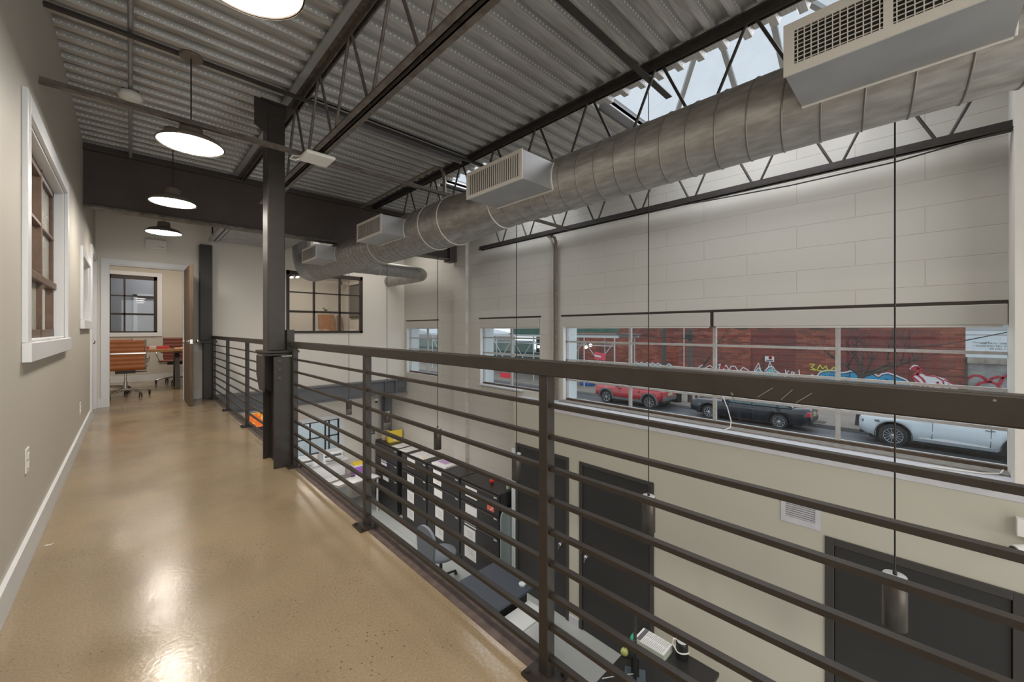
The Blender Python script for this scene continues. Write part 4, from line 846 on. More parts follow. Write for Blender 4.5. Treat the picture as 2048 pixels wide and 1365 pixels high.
# ================================================================== LOWER HALL FURNITURE
def cabinet(y0, y1, label, sheets, top=-1.385, x0=4.0, first=False):
    t = thing('filing_cabinet', label, 'filing cabinet', (x0, y0, ZL), 'black filing cabinets along the block wall')
    b = MB(); b.box(x0+.012, y0, ZL, 4.34, y1, top-.018); b.build('carcass', M['cab'], t)
    b = MB(); b.box(x0-.004, y0, top-.018, 4.34, y1, top); b.build('top', M['cab'], t, bevel=.003)
    n = 4; h = (top-.04-ZL-.06)/n
    for k in range(n):
        zt_ = top-.03-k*h; zb_ = zt_-h+.012
        b = MB(); b.box(x0-.012, y0+.006, zb_, x0+.012, y1-.006, zt_); d = b.build('drawer', M['cab'], t, bevel=.003)
        b = MB(); b.box(x0-.020, y0+.05, zt_-.022, x0-.012, y1-.05, zt_-.004); b.build('handle', M['black_steel'], d)
        b = MB(); b.box(x0-.018, y0+.05, zt_-.045, x0-.0125, y0+.12, zt_-.008); b.build('badge', M['light_grey'], d)
        ps = sheets[k] if k < len(sheets) else []
        for (f, dz, ww, hh, mt) in ps:
            yc = y1-(y1-y0)*f
            b = MB(); b.box(x0-.0145, yc-ww/2, zt_-dz-hh, x0-.0125, yc+ww/2, zt_-dz); sh = b.build('label_sheet', M[mt], d)
            if hh > .15:
                b = MB()
                for q in range(3): b.box(x0-.0155, yc-ww*.3, zt_-dz-hh*.35-q*.035, x0-.0145, yc+ww*(.3-.1*q), zt_-dz-hh*.35-q*.035+.008)
                b.build('print_lines', M['pale_ink'], d)
            elif mt == 'red_sheet':
                b = MB(); b.tube([(x0-.0155, yc+.05*math.cos(q*.6), zt_-dz-hh/2+.05*math.sin(q*.6)) for q in range(9)], .006, 5); b.build('symbol', M['paper'], d)
    return t
M['red_sheet'] = pbr('red_sticker', (.62, .12, .09), .6)
S1 = [[(.42, .03, .26, .06, 'paper')], [(.42, .03, .26, .055, 'paper')], [(.45, .04, .26, .13, 'paper')], [(.4, .05, .24, .16, 'paper')]]
cabinet(7.58, 8.62, 'black filing cabinet farthest from the doors holding the yellow folder', [[], [(.42, .0, .26, .05, 'paper'), (.42, .07, .26, .05, 'paper')], [(.5, .02, .26, .09, 'paper')], [(.5, .0, .26, .05, 'paper')]])
cabinet(6.45, 7.40, 'black filing cabinet with two narrow labels right after the dark gap', [[(.40, .03, .30, .06, 'paper'), (.40, .14, .30, .06, 'paper')], [(.38, .04, .26, .17, 'paper')], [(.38, .03, .26, .22, 'paper')], [(.38, .04, .26, .22, 'paper')]])
cabinet(5.42, 6.43, 'black filing cabinet under the lilac booklet', [[(.33, .03, .26, .06, 'paper'), (.33, .12, .26, .16, 'paper')], [(.36, .04, .26, .13, 'paper'), (.36, .20, .26, .05, 'paper')], [(.40, .03, .26, .20, 'paper')], [(.40, .02, .26, .24, 'paper')]])
cabinet(4.43, 5.40, 'black filing cabinet nearest the lower doors with a red sticker', [[(.30, .05, .30, .17, 'paper'), (.80, .12, .16, .15, 'red_sheet')], [(.30, .03, .30, .14, 'paper')], [(.28, .0, .30, .05, 'paper'), (.26, .08, .30, .18, 'paper')], [(.28, .02, .30, .24, 'paper')]])
ZC = -1.385
def flat(name, poly, z0, z1, mat, label, cat, group=None, extra=None):
    b = MB(); b.prism(poly, 'Z', z0, z1); o = b.build(name, mat); tag(o, label, cat, group)
    return o
def rot_rect(x, y, w_, h_, a):
    return [(x+math.cos(a)*i*w_/2-math.sin(a)*j*h_/2, y+math.sin(a)*i*w_/2+math.cos(a)*j*h_/2) for i, j in ((-1, -1), (1, -1), (1, 1), (-1, 1))]
def sheet(x, y, z, w_, h_, a, label, lines=6, name='document', group=None, mat='paper', th=.004, patches=()):
    t = thing(name, label, name.replace('_', ' '), (x, y, z), group)
    b = MB(); b.prism(rot_rect(x, y, w_, h_, a), 'Z', z, z+th); b.build('page', M[mat], t)
    if lines:
        b = MB()
        for k in range(lines):
            v = -h_*.38+h_*.76*k/max(1, lines-1); ln = w_*(.72 if k % 3 else .5)
            cx_, cy_ = x-math.sin(a)*v, y+math.cos(a)*v
            b.prism(rot_rect(cx_, cy_, ln, .004, a), 'Z', z+th, z+th+.0006)
        b.build('print_lines', M['pale_ink'], t)
    for (du, dv, pw, ph, mt) in patches:
        cx_, cy_ = x+math.cos(a)*du-math.sin(a)*dv, y+math.sin(a)*du+math.cos(a)*dv
        b = MB(); b.prism(rot_rect(cx_, cy_, pw, ph, a), 'Z', z+th, z+th+.001); b.build('colour_patch', M[mt], t)
    return t
sheet(4.18, 7.78, ZC, .30, .26, .1, 'left white document on the far filing cabinet', group='documents on the filing cabinets')
sheet(4.16, 7.42, ZC+.001, .32, .28, .1, 'white document bridging the gap between two filing cabinets', group='documents on the filing cabinets')
sheet(4.17, 6.88, ZC, .30, .48, .05, 'wide white document with a yellow mark on the second filing cabinet', group='documents on the filing cabinets', patches=((-.08, -.16, .05, .08, 'yellow'),))
sheet(4.17, 6.13, ZC, .28, .42, .05, 'thick white booklet with a lilac band on the third filing cabinet', lines=0, name='booklet', th=.03, patches=((.03, .05, .14, .26, 'lilac'),))
t = thing('folder', 'yellow folder standing on the far filing cabinet', 'folder', (4.18, 8.2, ZC)); b = MB(); b.bar((4.10, 8.15, ZC+.13), (4.38, 8.10, ZC+.13), .02, .26); b.bar((4.10, 8.15, ZC+.13), (4.12, 8.30, ZC+.13), .02, .26); b.build('cover', M['yellow'], t)
b = MB(); b.bar((4.18, 8.125, ZC+.08), (4.26, 8.11, ZC+.08), .004, .10); b.build('sticker', M['paper'], t)
t = thing('paper_bag', 'crumpled brown paper bag on the far filing cabinet end', 'bag', (4.15, 8.48, ZC)); b = MB(); b.lathe([(.07, 0), (.085, .05), (.075, .13), (.09, .19), (.085, .20), (.06, .15), (.04, .04), (.001, .02)], (4.15, 8.48, ZC), 10, smooth=False); b.build('body', pbr('kraft_paper', (.45, .36, .28), .8), t)
t = thing('red_apple', 'small round red object on the nearest filing cabinet', 'ornament', (4.2, 4.82, ZC)); b = MB(); b.ball((4.22, 4.86, ZC+.04), .04, 10); b.build('body', M['red'], t); b = MB(); b.tube([(4.22, 4.86, ZC+.075), (4.225, 4.865, ZC+.10)], .004, 6); b.build('stem', M['bronze'], t)
t = thing('soap_bottle', 'small clear green bottle with white pump on the nearest filing cabinet', 'bottle', (4.26, 4.52, ZC)); b = MB(); b.lathe([(.03, 0), (.032, .06), (.02, .085), (.01, .09), (.01, .10)], (4.26, 4.52, ZC), 16); b.build('body', pbr('pale_green_bottle', (.45, .58, .45), .2), t); b = MB(); b.lathe([(.012, .10), (.012, .12), (.004, .122), (.004, .15)], (4.26, 4.52, ZC), 10); b.bar((4.26, 4.52, ZC+.15), (4.225, 4.52, ZC+.148), .01, .01); b.build('pump', M['white'], t)
t = thing('glass_screen', 'pale grey green rounded screen standing beside the nearest filing cabinet', 'screen', (4.1, 4.38, ZL)); b = MB(); b.prism([(3.98, ZL), (4.19, ZL), (4.19, -1.62), (4.05, -1.62), (4.0, -1.66), (3.98, -1.74)], 'Y', 4.375, 4.40); b.build('panel', M['pale_panel'], t)
# dark desk with pedestal
t = thing('desk', 'slate topped desk right below the railing', 'desk', (3.24, 3.66, ZL)); b = MB(); b.box(2.955, 3.30, -2.06, 3.52, 4.02, -2.03); b.build('desktop', M['navy_top'], t, bevel=.003)
b = MB(); b.box(2.97, 3.33, ZL, 3.45, 3.36, -2.06); b.box(2.97, 3.99, ZL, 3.45, 4.01, -2.06); b.build('side_panel', M['black'], t)
b = MB(); b.lathe([(.04, 0), (.045, .02), (.03, .03), (.001, .03)], (3.46, 3.42, -2.03), 14); b.build('cable_grommet', M['light_grey'], t)
t = thing('pedestal', 'white desk pedestal cabinet beside the slate desk', 'pedestal', (3.2, 3.1, ZL)); b = MB(); b.box(3.0, 2.98, ZL, 3.42, 3.27, -2.12); b.build('body', M['light_grey'], t, bevel=.004); b = MB(); b.box(3.02, 2.975, ZL+.05, 3.40, 2.98, -2.15); b.build('drawer_front', M['white_lam'], t)
b = MB(); b.tube([(3.1, 3.28, -2.1), (3.11, 3.275, -2.3), (3.09, 2.968, -2.4), (3.12, 2.966, -2.62), (3.2, 2.966, -2.66)], .005, 6); o = b.build('power_cord', M['black']); tag(o, 'thin dark cord hanging on the white desk pedestal', 'cord')
t = thing('task_chair', 'blue grey task chair with rounded back before the filing cabinets', 'chair', (3.25, 5.15, ZL))
b = MB(); pr = []
for k in range(21):
    a = PI*k/20; pr.append((5.13+.24*math.cos(a), -1.98+.16*math.sin(a)))
pr += [(4.93, -2.28), (5.33, -2.28)]
b.prism(pr, 'X', 3.14, 3.18); b.build('backrest', M['grey_fabric'], t, bevel=.012)
b = MB(); b.lathe([(.001, -.03), (.22, -.03), (.24, 0), (.23, .03), (.001, .04)], (3.42, 5.13, -2.32), 24); b.build('seat', M['grey_fabric'], t)
b = MB(); b.tube([(3.42, 5.13, -2.35), (3.42, 5.13, -2.68)], .025, 12); b.tube([(3.17, 5.13, -2.2), (3.3, 5.13, -2.36), (3.42, 5.13, -2.36)], .018, 8); b.build('post', M['black'], t)
for k in range(5):
    a = 2*PI*k/5; b = MB(); b.tube([(3.42, 5.13, -2.66), (3.42+.28*math.cos(a), 5.13+.28*math.sin(a), -2.70)], .016, 8); b.ball((3.42+.28*math.cos(a), 5.13+.28*math.sin(a), -2.74), .028, 8); b.build('base_arm', M['black'], t)
# reception desk
t = thing('reception_desk', 'black reception desk at the bottom of the view', 'desk', (3.55, 1.7, ZL))
b = MB(); b.prism([(3.87, 2.06), (3.87, 1.30), (2.6, 1.30), (2.6, 2.02), (3.6, 2.025)], 'Z', -2.06, -2.03); b.build('desktop', M['cab'], t, bevel=.003)
b = MB(); b.box(2.65, 1.97, ZL, 3.75, 2.0, -2.06); b.box(3.82, 1.34, ZL, 3.85, 1.97, -2.06); b.build('front_panel', M['light_grey'], t)
b = MB(); b.box(2.65, 1.35, ZL, 2.68, 1.97, -2.06); b.build('side_panel', M['black'], t)
t = thing('monitor', 'black monitor seen edge on at the reception desk', 'monitor', (3.32, 1.9, -2.03))
b = MB(); b.bar((3.06, 1.690, -1.70), (3.50, 1.934, -1.70), .028, .36); b.build('screen', M['black'], t, bevel=.004)
b = MB(); b.bar((3.28, 1.812, -2.02), (3.28, 1.812, -1.86), .07, .02, (.9, .5, 0)); b.bar((3.20, 1.768, -2.0), (3.24, 1.79, -1.86), .02, .015, (.9, .5, 0)); b.build('stand', M['black'], t)
b = MB(); b.prism(rot_rect(3.24, 1.79, .26, .18, .5), 'Z', -2.03, -2.02); b.build('stand_base', pbr('slate_blue_plastic', (.07, .09, .11), .4), t)
b = MB(); b.tube([(3.20, 1.77, -1.93), (3.14, 1.86, -1.96), (3.04, 2.0, -2.02)], .004, 6); b.build('cable', M['light_grey'], t)
t = thing('phone_book', 'thick directory with black and white printed cover on the reception desk', 'book', (3.72, 1.82, -2.03))
bk = rot_rect(3.70, 1.85, .19, .30, 0)
b = MB(); b.prism(bk, 'Z', -2.03, -1.965); b.build('page_block', pbr('grey_green_pages', (.50, .54, .46), .8), t)
b = MB(); b.prism(bk, 'Z', -1.965, -1.958); b.build('cover', M['paper'], t)
b = MB()
def bkp(u, v): return (3.70+u*.76, 1.85+v*.9)
b.prism([bkp(-.12, .10), bkp(.12, .10), bkp(.12, .145), bkp(-.12, .145)], 'Z', -1.958, -1.957); b.build('title_band', M['ink'], t)
b = MB()
for k in range(14):
    for c0, c1 in ((-.115, -.01), (.01, .115)):
        vv = .08-.017*k; b.prism([bkp(c0, vv), bkp(c1-.02*(k % 3 == 0), vv), bkp(c1-.02*(k % 3 == 0), vv+.006), bkp(c0, vv+.006)], 'Z', -1.958, -1.9575)
b.build('print_lines', pbr('grey_ink', (.35, .36, .38), .8), t)
SPX, SPY = onZ(-1.96, 1364, 1300).x, onZ(-1.96, 1364, 1300).y
t = thing('speaker', 'small black cylinder speaker wrapped in a white cable on the reception desk', 'speaker', (SPX, SPY, -2.03))
b = MB(); b.lathe([(.052, 0), (.055, .01), (.055, .13), (.050, .145), (.046, .15)], (SPX, SPY, -2.03), 28); b.build('body', M['black'], t)
b = MB(); b.lathe([(.046, .15), (.036, .153), (.001, .151)], (SPX, SPY, -2.03), 28); b.build('top_plate', M['light_grey'], t)
b = MB(); b.tube([(SPX+.062*math.cos(q*.5), SPY+.062*math.sin(q*.5), -1.93+.01*math.sin(q*.9)-.004*q) for q in range(16)], .006, 8); b.tube([(SPX-.06, SPY+.03, -1.95), (SPX-.07, SPY+.06, -1.90), (SPX-.05, SPY+.06, -1.86), (SPX, SPY+.02, -1.875)], .006, 8); b.build('cable', M['white'], t)
t = thing('tape_roll', 'green tape roll standing behind the monitor', 'tape', (3.62, 2.05, -2.03)); b = MB(); b.lathe([(.022, -.012), (.045, -.012), (.045, .012), (.022, .012), (.022, -.012)], (3.62, 2.02, -1.985), 24, 'Y'); b.build('roll', M['green'], t)
t = thing('apple', 'yellow green apple beside the monitor stand', 'apple', (3.4, 1.95, -2.03)); b = MB(); b.ball((3.42, 2.0, -1.995), .036, 10); b.build('body', pbr('apple_skin', (.42, .45, .14), .35), t); b = MB(); b.tube([(3.42, 2.0, -1.96), (3.422, 2.002, -1.945)], .003, 6); b.build('stem', M['bronze'], t)
# cluttered far desks
t = thing('desk', 'white topped desk with papers in the lower far bay', 'desk', (3.2, 8.4, ZL)); b = MB(); b.box(2.75, 8.05, -2.06, 3.85, 8.70, -2.03); b.build('desktop', pbr('grey_brown_laminate', (.20, .18, .16), .4), t)
for xx, yy in ((2.8, 8.1), (3.8, 8.1), (2.8, 8.65), (3.8, 8.65)):
    b = MB(); b.tube([(xx, yy, ZL), (xx, yy, -2.06)], .022, 8); b.build('leg', M['light_grey'], t)
t = thing('counter', 'white high counter below the lower far window', 'counter', (2.7, 8.95, ZL)); b = MB(); b.box(1.6, 8.72, -1.72, 3.42, 9.08, -1.69); b.build('countertop', M['white_lam'], t); b = MB(); b.box(1.65, 8.78, ZL, 3.38, 9.08, -1.72); b.build('front', M['white_lam'], t)
t = thing('counter', 'low white cupboard left of the papers in the lower far bay', 'cupboard', (2.6, 8.2, ZL)); b = MB(); b.box(2.25, 7.7, -1.93, 2.74, 8.6, -1.90); b.build('countertop', M['white_lam'], t); b = MB(); b.box(2.27, 7.72, ZL, 2.72, 8.58, -1.93); b.build('front', M['light_grey'], t)
for i, (x, lab, hh) in enumerate(((3.12, 'grey white printer on the counter at the right under the lower far window', .18), (2.55, 'grey white printer on the counter left of the other printer', .15), (1.95, 'white scanner at the left end of the counter', .10))):
    t = thing('printer', lab, 'printer', (x, 8.9, -1.69), 'printers on the counter')
    b = MB(); b.box(x-.2, 8.76, -1.69, x+.2, 9.05, -1.69+hh); b.build('body', M['white_lam'], t, bevel=.01)
    b = MB(); b.box(x-.17, 8.752, -1.69+hh*.45, x+.17, 8.77, -1.69+hh*.7); b.build('paper_slot', M['ink'], t)
    b = MB(); b.box(x-.15, 8.64, -1.69+hh*.25, x+.15, 8.76, -1.69+hh*.3); b.build('tray', M['light_grey'], t)
sheet(3.00, 8.60, -2.03, .30, .24, .2, 'white document at the left edge of the far desk', group='documents on the far desk')
sheet(3.10, 8.27, -2.028, .28, .22, .3, 'white document nearest the railing on the far desk', group='documents on the far desk')
sheet(3.40, 8.27, -2.03, .34, .36, .2, 'white document with a yellow edge under the purple box', group='documents on the far desk', patches=((.15, 0, .02, .32, 'yellow'),))
sheet(3.72, 8.2, -2.028, .16, .30, .2, 'white document at the right end of the far desk', group='documents on the far desk')
t = thing('storage_box', 'purple and yellow upright file box on the far desk', 'box', (3.55, 8.85, -2.03)); b = MB(); b.box(3.46, 8.48, -2.03, 3.80, 8.68, -1.86); b.build('body', M['purple'], t); b = MB(); b.box(3.46, 8.48, -1.86, 3.80, 8.68, -1.83); b.build('rim', M['paper'], t); b = MB(); b.box(3.47, 8.49, -1.83, 3.79, 8.67, -1.79); b.build('lid', M['yellow'], t)
b = MB(); b.tube([(3.37, 8.45, -2.02), (3.40, 8.40, -2.0), (3.43, 8.37, -2.0)], .012, 6); o = b.build('stapler', M['black']); tag(o, 'small black stapler on the papers of the far desk', 'stapler')
t = thing('thermostat', 'small black framed thermostat on the lower far wall', 'thermostat', (4.12, 9.1, -1.33)); b = MB(); b.box(4.05, 9.08, -1.375, 4.19, 9.1, -1.29); b.build('case', M['black'], t); b = MB(); b.box(4.075, 9.077, -1.355, 4.165, 9.08, -1.31); b.build('display', M['light_grey'], t)
t = thing('dome_camera', 'white dome security camera under the grey beam', 'camera', (4.2, 9.0, -.56)); b = MB(); b.lathe([(.06, .06), (.065, .02), (.06, 0), (.001, 0)], (4.2, 9.0, -.58), 20); b.tube([(4.2, 9.0, -.52), (4.2, 9.0, -.30)], .015, 8); b.build('housing', M['white'], t); b = MB(); b.ball((4.19, 8.985, -.59), .038, 10); b.build('lens_dome', M['black'], t)
t = thing('wall_poster', 'grey framed poster inside the copy room', 'poster', (2.6, 11.38, -1)); b = MB(); b.box(3.35, 11.375, -1.35, 3.85, 11.398, -.72); b.build('frame', pbr('poster_grey', (.22, .23, .25), .6, col2=(.14, .14, .16), vscale=9), t)
# orange display
def orange():
    m, nt, b = nodes('orange_display'); L = nt.links
    tc = nt.nodes.new('ShaderNodeTexCoord'); n = nt.nodes.new('ShaderNodeTexNoise'); n.inputs['Scale'].default_value = 9; L.new(tc.outputs['Object'], n.inputs['Vector'])
    r = nt.nodes.new('ShaderNodeValToRGB'); r.color_ramp.interpolation = 'CONSTANT'; e = r.color_ramp.elements; e[0].color = (.9, .16, .02, 1); e[1].position = .52; e[1].color = (.9, .45, .03, 1); x = e.new(.60); x.color = (.55, .56, .62, 1)
    L.new(n.outputs['Fac'], r.inputs[0]); L.new(r.outputs[0], b.inputs['Base Color']); L.new(r.outputs[0], b.inputs['Emission Color']); b.inputs['Emission Strength'].default_value = .35; b.inputs['Roughness'].default_value = .4
    return m
t = thing('display_board', 'orange and yellow display board with dark purple base on the lower far wall', 'poster', (1.8, 9.0, -.9)); b = MB(); b.box(1.64, 9.04, -.80, 2.5, 9.08, -.52); b.build('print', orange(), t); b = MB(); b.box(1.64, 9.04, -.52, 2.5, 9.08, -.40); b.build('header_strip', M['light_grey'], t); b = MB(); b.box(1.64, 9.04, -1.2, 2.5, 9.085, -.80); b.build('base', pbr('plum', (.07, .015, .05), .5), t); b = MB(); b.box(1.60, 9.03, -.42, 2.53, 9.085, -.39); b.build('rim', M['light_grey'], t)  # wall display; its face glows by emission
# wall grille, camera and box by the right door
t = thing('wall_grille', 'white louvred wall grille above the right lower door', 'grille', (XD, .75, -.47)); y0, y1, zz0, zz1 = .612, .894, -.60, -.352
b = MB(); b.box(XD-.008, y0, zz0, XD, y0+.035, zz1); b.box(XD-.008, y1-.035, zz0, XD, y1, zz1); b.box(XD-.008, y0+.035, zz0, XD, y1-.035, zz0+.05); b.box(XD-.008, y0+.035, zz1-.05, XD, y1-.035, zz1); b.build('frame', M['sill_white'], t)
b = MB()
for k in range(8): zz = zz0+.05+(zz1-zz0-.1)*(k+.5)/8; b.bar((XD-.004, y0+.03, zz), (XD-.004, y1-.03, zz), .004, .0135, (-.3, 0, .95))
b.build('louvre_blades', M['sill_white'], t); b = MB(); b.box(XD-.001, y0+.03, zz0+.045, XD+.0, y1-.03, zz1-.045); b.build('shade_sheet', pbr('painted_gap_shade', (.05, .047, .042), .8), t)  # dark sheet painted as shade behind the louvre blades
t = thing('junction_box', 'white junction box at the right edge of the beige wall', 'box', (XD, -.5, -.2)); b = MB(); b.box(XD-.06, -.60, -.238, XD, -.412, -.125); b.build('housing', M['white'], t, bevel=.004)
t = thing('bullet_camera', 'white bullet security camera below the white junction box', 'camera', (XD, -.5, -.33)); b = MB(); b.tube([(XD-.16, -.392, -.305), (XD-.045, -.53, -.285)], [.038, .036], 18); b.build('barrel', M['white'], t); b = MB(); b.tube([(XD-.161, -.391, -.3052), (XD-.1625, -.389, -.3055)], .031, 16); b.build('lens', M['black'], t); b = MB(); b.tube([(XD-.06, -.51, -.288), (XD-.0, -.53, -.28)], .02, 10); b.build('bracket', M['white'], t)
b = MB(); b.tube([(4.40, 1.48, .62), (4.40, 1.46, .45), (4.40, 1.40, .30), (4.38, 1.36, .18), (4.34, 1.355, .115), (4.27, 1.39, .10)], .005, 6); o = b.build('cord', M['white']); tag(o, 'white cord hanging down from the blind onto the ledge', 'cord')
b = MB(); b.tube([(4.42, -.38, .112), (4.33, -.36, .104), (4.27, -.28, .102), (4.22, -.05, .102), (4.19, .05, .09), (4.18, -.05, .05), (4.175, -.25, .02), (4.18, -.42, .03), (4.2, -.48, .10)], .006, 6); o = b.build('loose_cable', M['white']); tag(o, 'white loose cable curling over the right end of the ledge', 'cable')
#STREET
# ================================================================== STREET
ZS = -3.05
b = MB(); b.box(4.7, -40, ZS-.3, 21.2, 75, ZS); struct(b, 'ground', M['asphalt'], 'wet grey asphalt street outside', 'street')
b = MB(); b.box(21.2, -40, ZS-.3, 21.4, 75, ZS+.12); struct(b, 'trim_6', M['curb'], 'kerb stone along the far side of the street', 'kerb')
b = MB(); b.box(21.4, -40, ZS-.3, 60, 75, ZS+.10); struct(b, 'ground_pavement', M['pavement'], 'wide grey brown pavement across the street', 'pavement')
p0 = onZ(ZS+.1, 1648, 857); 
t = thing('tree_pit', 'dark square tree pit in the pavement across the street', 'tree pit', (22.5, 3.0, ZS)); b = MB(); b.box(21.5, 3.0, ZS+.101, 22.1, 4.0, ZS+.115); b.build('soil', pbr('damp_soil', (.12, .095, .075), .9, col2=(.07, .055, .045), vscale=3), t)
# brick building with graffiti
BX = 36.6
t = thing('brick_building', 'long red brick building with graffiti across the street', 'building', (BX, 10, ZS))
b = MB(); b.box(BX, -1.7, ZS, BX+8, 27, 1.36); b.build('wall', M['brick'], t)
b = MB(); b.box(BX-.15, -1.7, 1.36, BX+8, 27, 1.56); b.build('coping', pbr('pale_coping', (.58, .58, .58), .7), t)
b = MB()
for yy in (3.2, 5.1, 8.5, 10.1): b.box(BX-.05, yy, 1.15, BX, yy+.9, 1.30)
b.build('lintel_plates', M['bronze'], t)
M['brick_dark'] = brick('overpainted_brick', (.23, .05, .04), (.15, .036, .032), (.12, .05, .045), .55, .17, .022, 'YZ', .85, .006, dirt=.6, dcol=(.07, .035, .045), dscale=.5)
for xa, xb in ((1502, 1592), (1680, 1880)):
    ya, yb = onX(BX, xa, 700).y, onX(BX, xb, 700).y
    b = MB(); b.box(BX-.008, yb, ZS+.1, BX, ya, 1.1); b.build('overpainted_patch', M['brick_dark'], t)
b = MB(); b.box(BX-.04, -30, -.62, BX+8, -1.7, 3.5); b.build('white_fascia', pbr('pale_blue_white_fascia', (.60, .66, .70), .6), t)
b = MB(); b.box(BX-.09, -30, 1.08, BX-.04, -1.7, 1.42); b.box(BX-.07, -30, .78, BX-.04, -1.7, .84); b.build('fascia_trim', pbr('fascia_grey', (.36, .38, .40), .6), t)
b = MB(); b.box(BX-.5, -30, -.90, BX, -1.75, -.55); b.build('shutter_housing', pbr('shutter_housing_grey', (.34, .33, .31), .5, .3, col2=(.22, .17, .12), vscale=3), t)
b = MB()
k = 0
zz = ZS+.1
while zz < -.92:
    b.box(BX-.03, -30, zz, BX+.02, -1.75, zz+.07); b.box(BX-.06, -30, zz+.07, BX+.02, -1.75, zz+.11); zz += .11
b.build('roller_shutter', pbr('corrugated_shutter', (.42, .43, .43), .45, .4, col2=(.26, .26, .26), vscale=2), t)
b = MB(); b.box(BX-.2, -1.78, ZS, BX+.1, -1.68, -.55); b.build('shutter_guide', M['doorframe'], t)
def lettering(txt, y, z, size, x, parent, mat):
    cu = bpy.data.curves.new('lettering', 'FONT'); cu.body = txt; cu.size = size; cu.extrude = .004; cu.space_character = 1.15
    tmp = bpy.data.objects.new('tmp_text', cu); C.objects.link(tmp)
    dg = bpy.context.evaluated_depsgraph_get(); me = bpy.data.meshes.new_from_object(tmp.evaluated_get(dg))
    bpy.data.objects.remove(tmp)
    R = Matrix(((0, 0, -1, x), (-.78, 0, 0, y), (0, 1, 0, z), (0, 0, 0, 1)))
    off = Vector(parent.location)
    for v in me.vertices: v.co = (R @ v.co) - off
    me.materials.append(mat); o = bpy.data.objects.new('lettering', me); C.objects.link(o); o.parent = parent
    return o
inkm = pbr('faded_black_paint', (.10, .11, .13), .8)
lettering('FOR ENTRY TO 2', -2.31, .25, .14, BX-.046, t, inkm)
lettering('* PLEASE RING BELL AT 2', -2.02, .09, .14, BX-.046, t, inkm)
lettering('OR CALL 1-8', -2.63, -.065, .14, BX-.046, t, inkm)
b = MB()
for (ax, ay, bx, by) in ((1945, 684, 1968, 687), (1958, 687, 1980, 684), (2005, 686, 2014, 688)):
    b.bar(onX(BX-.047, ax, ay), onX(BX-.047, bx, by), .008, .06, (1, 0, 0))
b.build('paint_smear', inkm, t)
GX = BX-.012
def paint(name, pts, mat, dx=0.0):
    b = MB(); P = [onX(GX-dx, *p) for p in pts]; P = [Vector((GX-dx, p.y*(GX)/(GX), p.z)) for p in P]
    b._add(P, [list(range(len(P)))]); o = b.build(name, mat, t); return o
def stroke(name, pts, wpx, mat, dx=.004):
    P = [onX(GX-dx, *p) for p in pts]; b = MB(); w_ = wpx*P[0].x/(F_PX*1.25)
    for a, c_ in zip(P, P[1:]): b.bar(a, c_, .003, w_, (0, 1, 0) if abs((c_-a).z) > abs((c_-a).y) else (0, 0, 1))
    return b.build(name, mat, t)
gb = pbr('sky_blue_spray', (.02, .30, .52), .6, col2=(.03, .22, .42), vscale=1); gt = pbr('teal_spray', (.20, .46, .50), .6); gw = pbr('white_spray', (.66, .66, .70), .6); gk = pbr('black_spray', (.03, .025, .035), .6); gr_ = pbr('crimson_spray', (.42, .02, .05), .6); gy = pbr('lime_spray', (.55, .62, .06), .6); gd = pbr('deep_blue_spray', (.02, .10, .30), .6)
def bubble(pts, fill, out=gw, wpx=2.2, base=770):
    paint('graffiti_fill', [(pts[0][0], base+8)] + pts + [(pts[-1][0], base+8)], fill)
    stroke('graffiti_outline', pts, wpx, out); stroke('graffiti_line', [(x, y+3) for x, y in pts], 1.2, gk, .006)
bubble([(1634, 765), (1634, 753), (1640, 745), (1652, 741), (1672, 742), (1682, 746), (1692, 745), (1702, 742), (1712, 744), (1720, 749), (1728, 746), (1740, 745), (1750, 749), (1757, 753), (1764, 748), (1776, 746), (1788, 750), (1800, 755), (1812, 760), (1820, 768), (1826, 780)], gb, base=790)
for pts in ([(1648, 750), (1656, 757), (1649, 762)], [(1660, 750), (1659, 761)], [(1666, 751), (1674, 760)], [(1674, 750), (1668, 761)], [(1690, 752), (1698, 758), (1690, 763)], [(1700, 746), (1697, 762)], [(1722, 750), (1718, 765)], [(1770, 758), (1782, 764), (1776, 770)], [(1796, 762), (1806, 772)]): stroke('graffiti_line', pts, 1.4, gd if pts[0][0] < 1680 else gk, .007)
paint('graffiti_fill', [(1822, 752), (1836, 744), (1848, 750), (1870, 752), (1890, 758), (1905, 768), (1920, 780), (1850, 790), (1838, 772)], gw)
for pts in ([(1822, 738), (1835, 734), (1845, 741), (1838, 748), (1822, 752), (1832, 760), (1846, 772), (1850, 785)], [(1826, 741), (1837, 737), (1834, 750), (1845, 758), (1856, 775)], [(1850, 751), (1872, 754), (1886, 762), (1888, 772), (1880, 782)], [(1888, 760), (1905, 768), (1918, 778), (1926, 788)], [(1866, 775), (1876, 764), (1878, 774), (1866, 770)], [(1893, 774), (1898, 768), (1900, 778)]): stroke('graffiti_outline', pts, 3.2 if pts[0][0] < 1830 else 2.0, gr_, .006)
stroke('graffiti_outline', [(1820, 739), (1828, 731), (1836, 733)], 2.5, gw, .004)
for pts in ([(1934, 775), (1930, 766), (1936, 757), (1946, 752), (1958, 752), (1968, 756), (1973, 763)], [(1952, 776), (1956, 768), (1968, 765), (1984, 765), (1996, 770), (2000, 780)], [(1978, 766), (1984, 757), (1996, 754), (2008, 757)], [(2000, 770), (2003, 760), (2012, 752), (2020, 751)]):
    P = [onX(BX-.075, *p) for p in pts]; b = MB()
    for a, c_ in zip(P, P[1:]): b.bar(a, c_, .004, .14, (0, 1, 0) if abs((c_-a).z) > abs((c_-a).y) else (0, 0, 1))
    b.build('graffiti_outline', gr_, t)
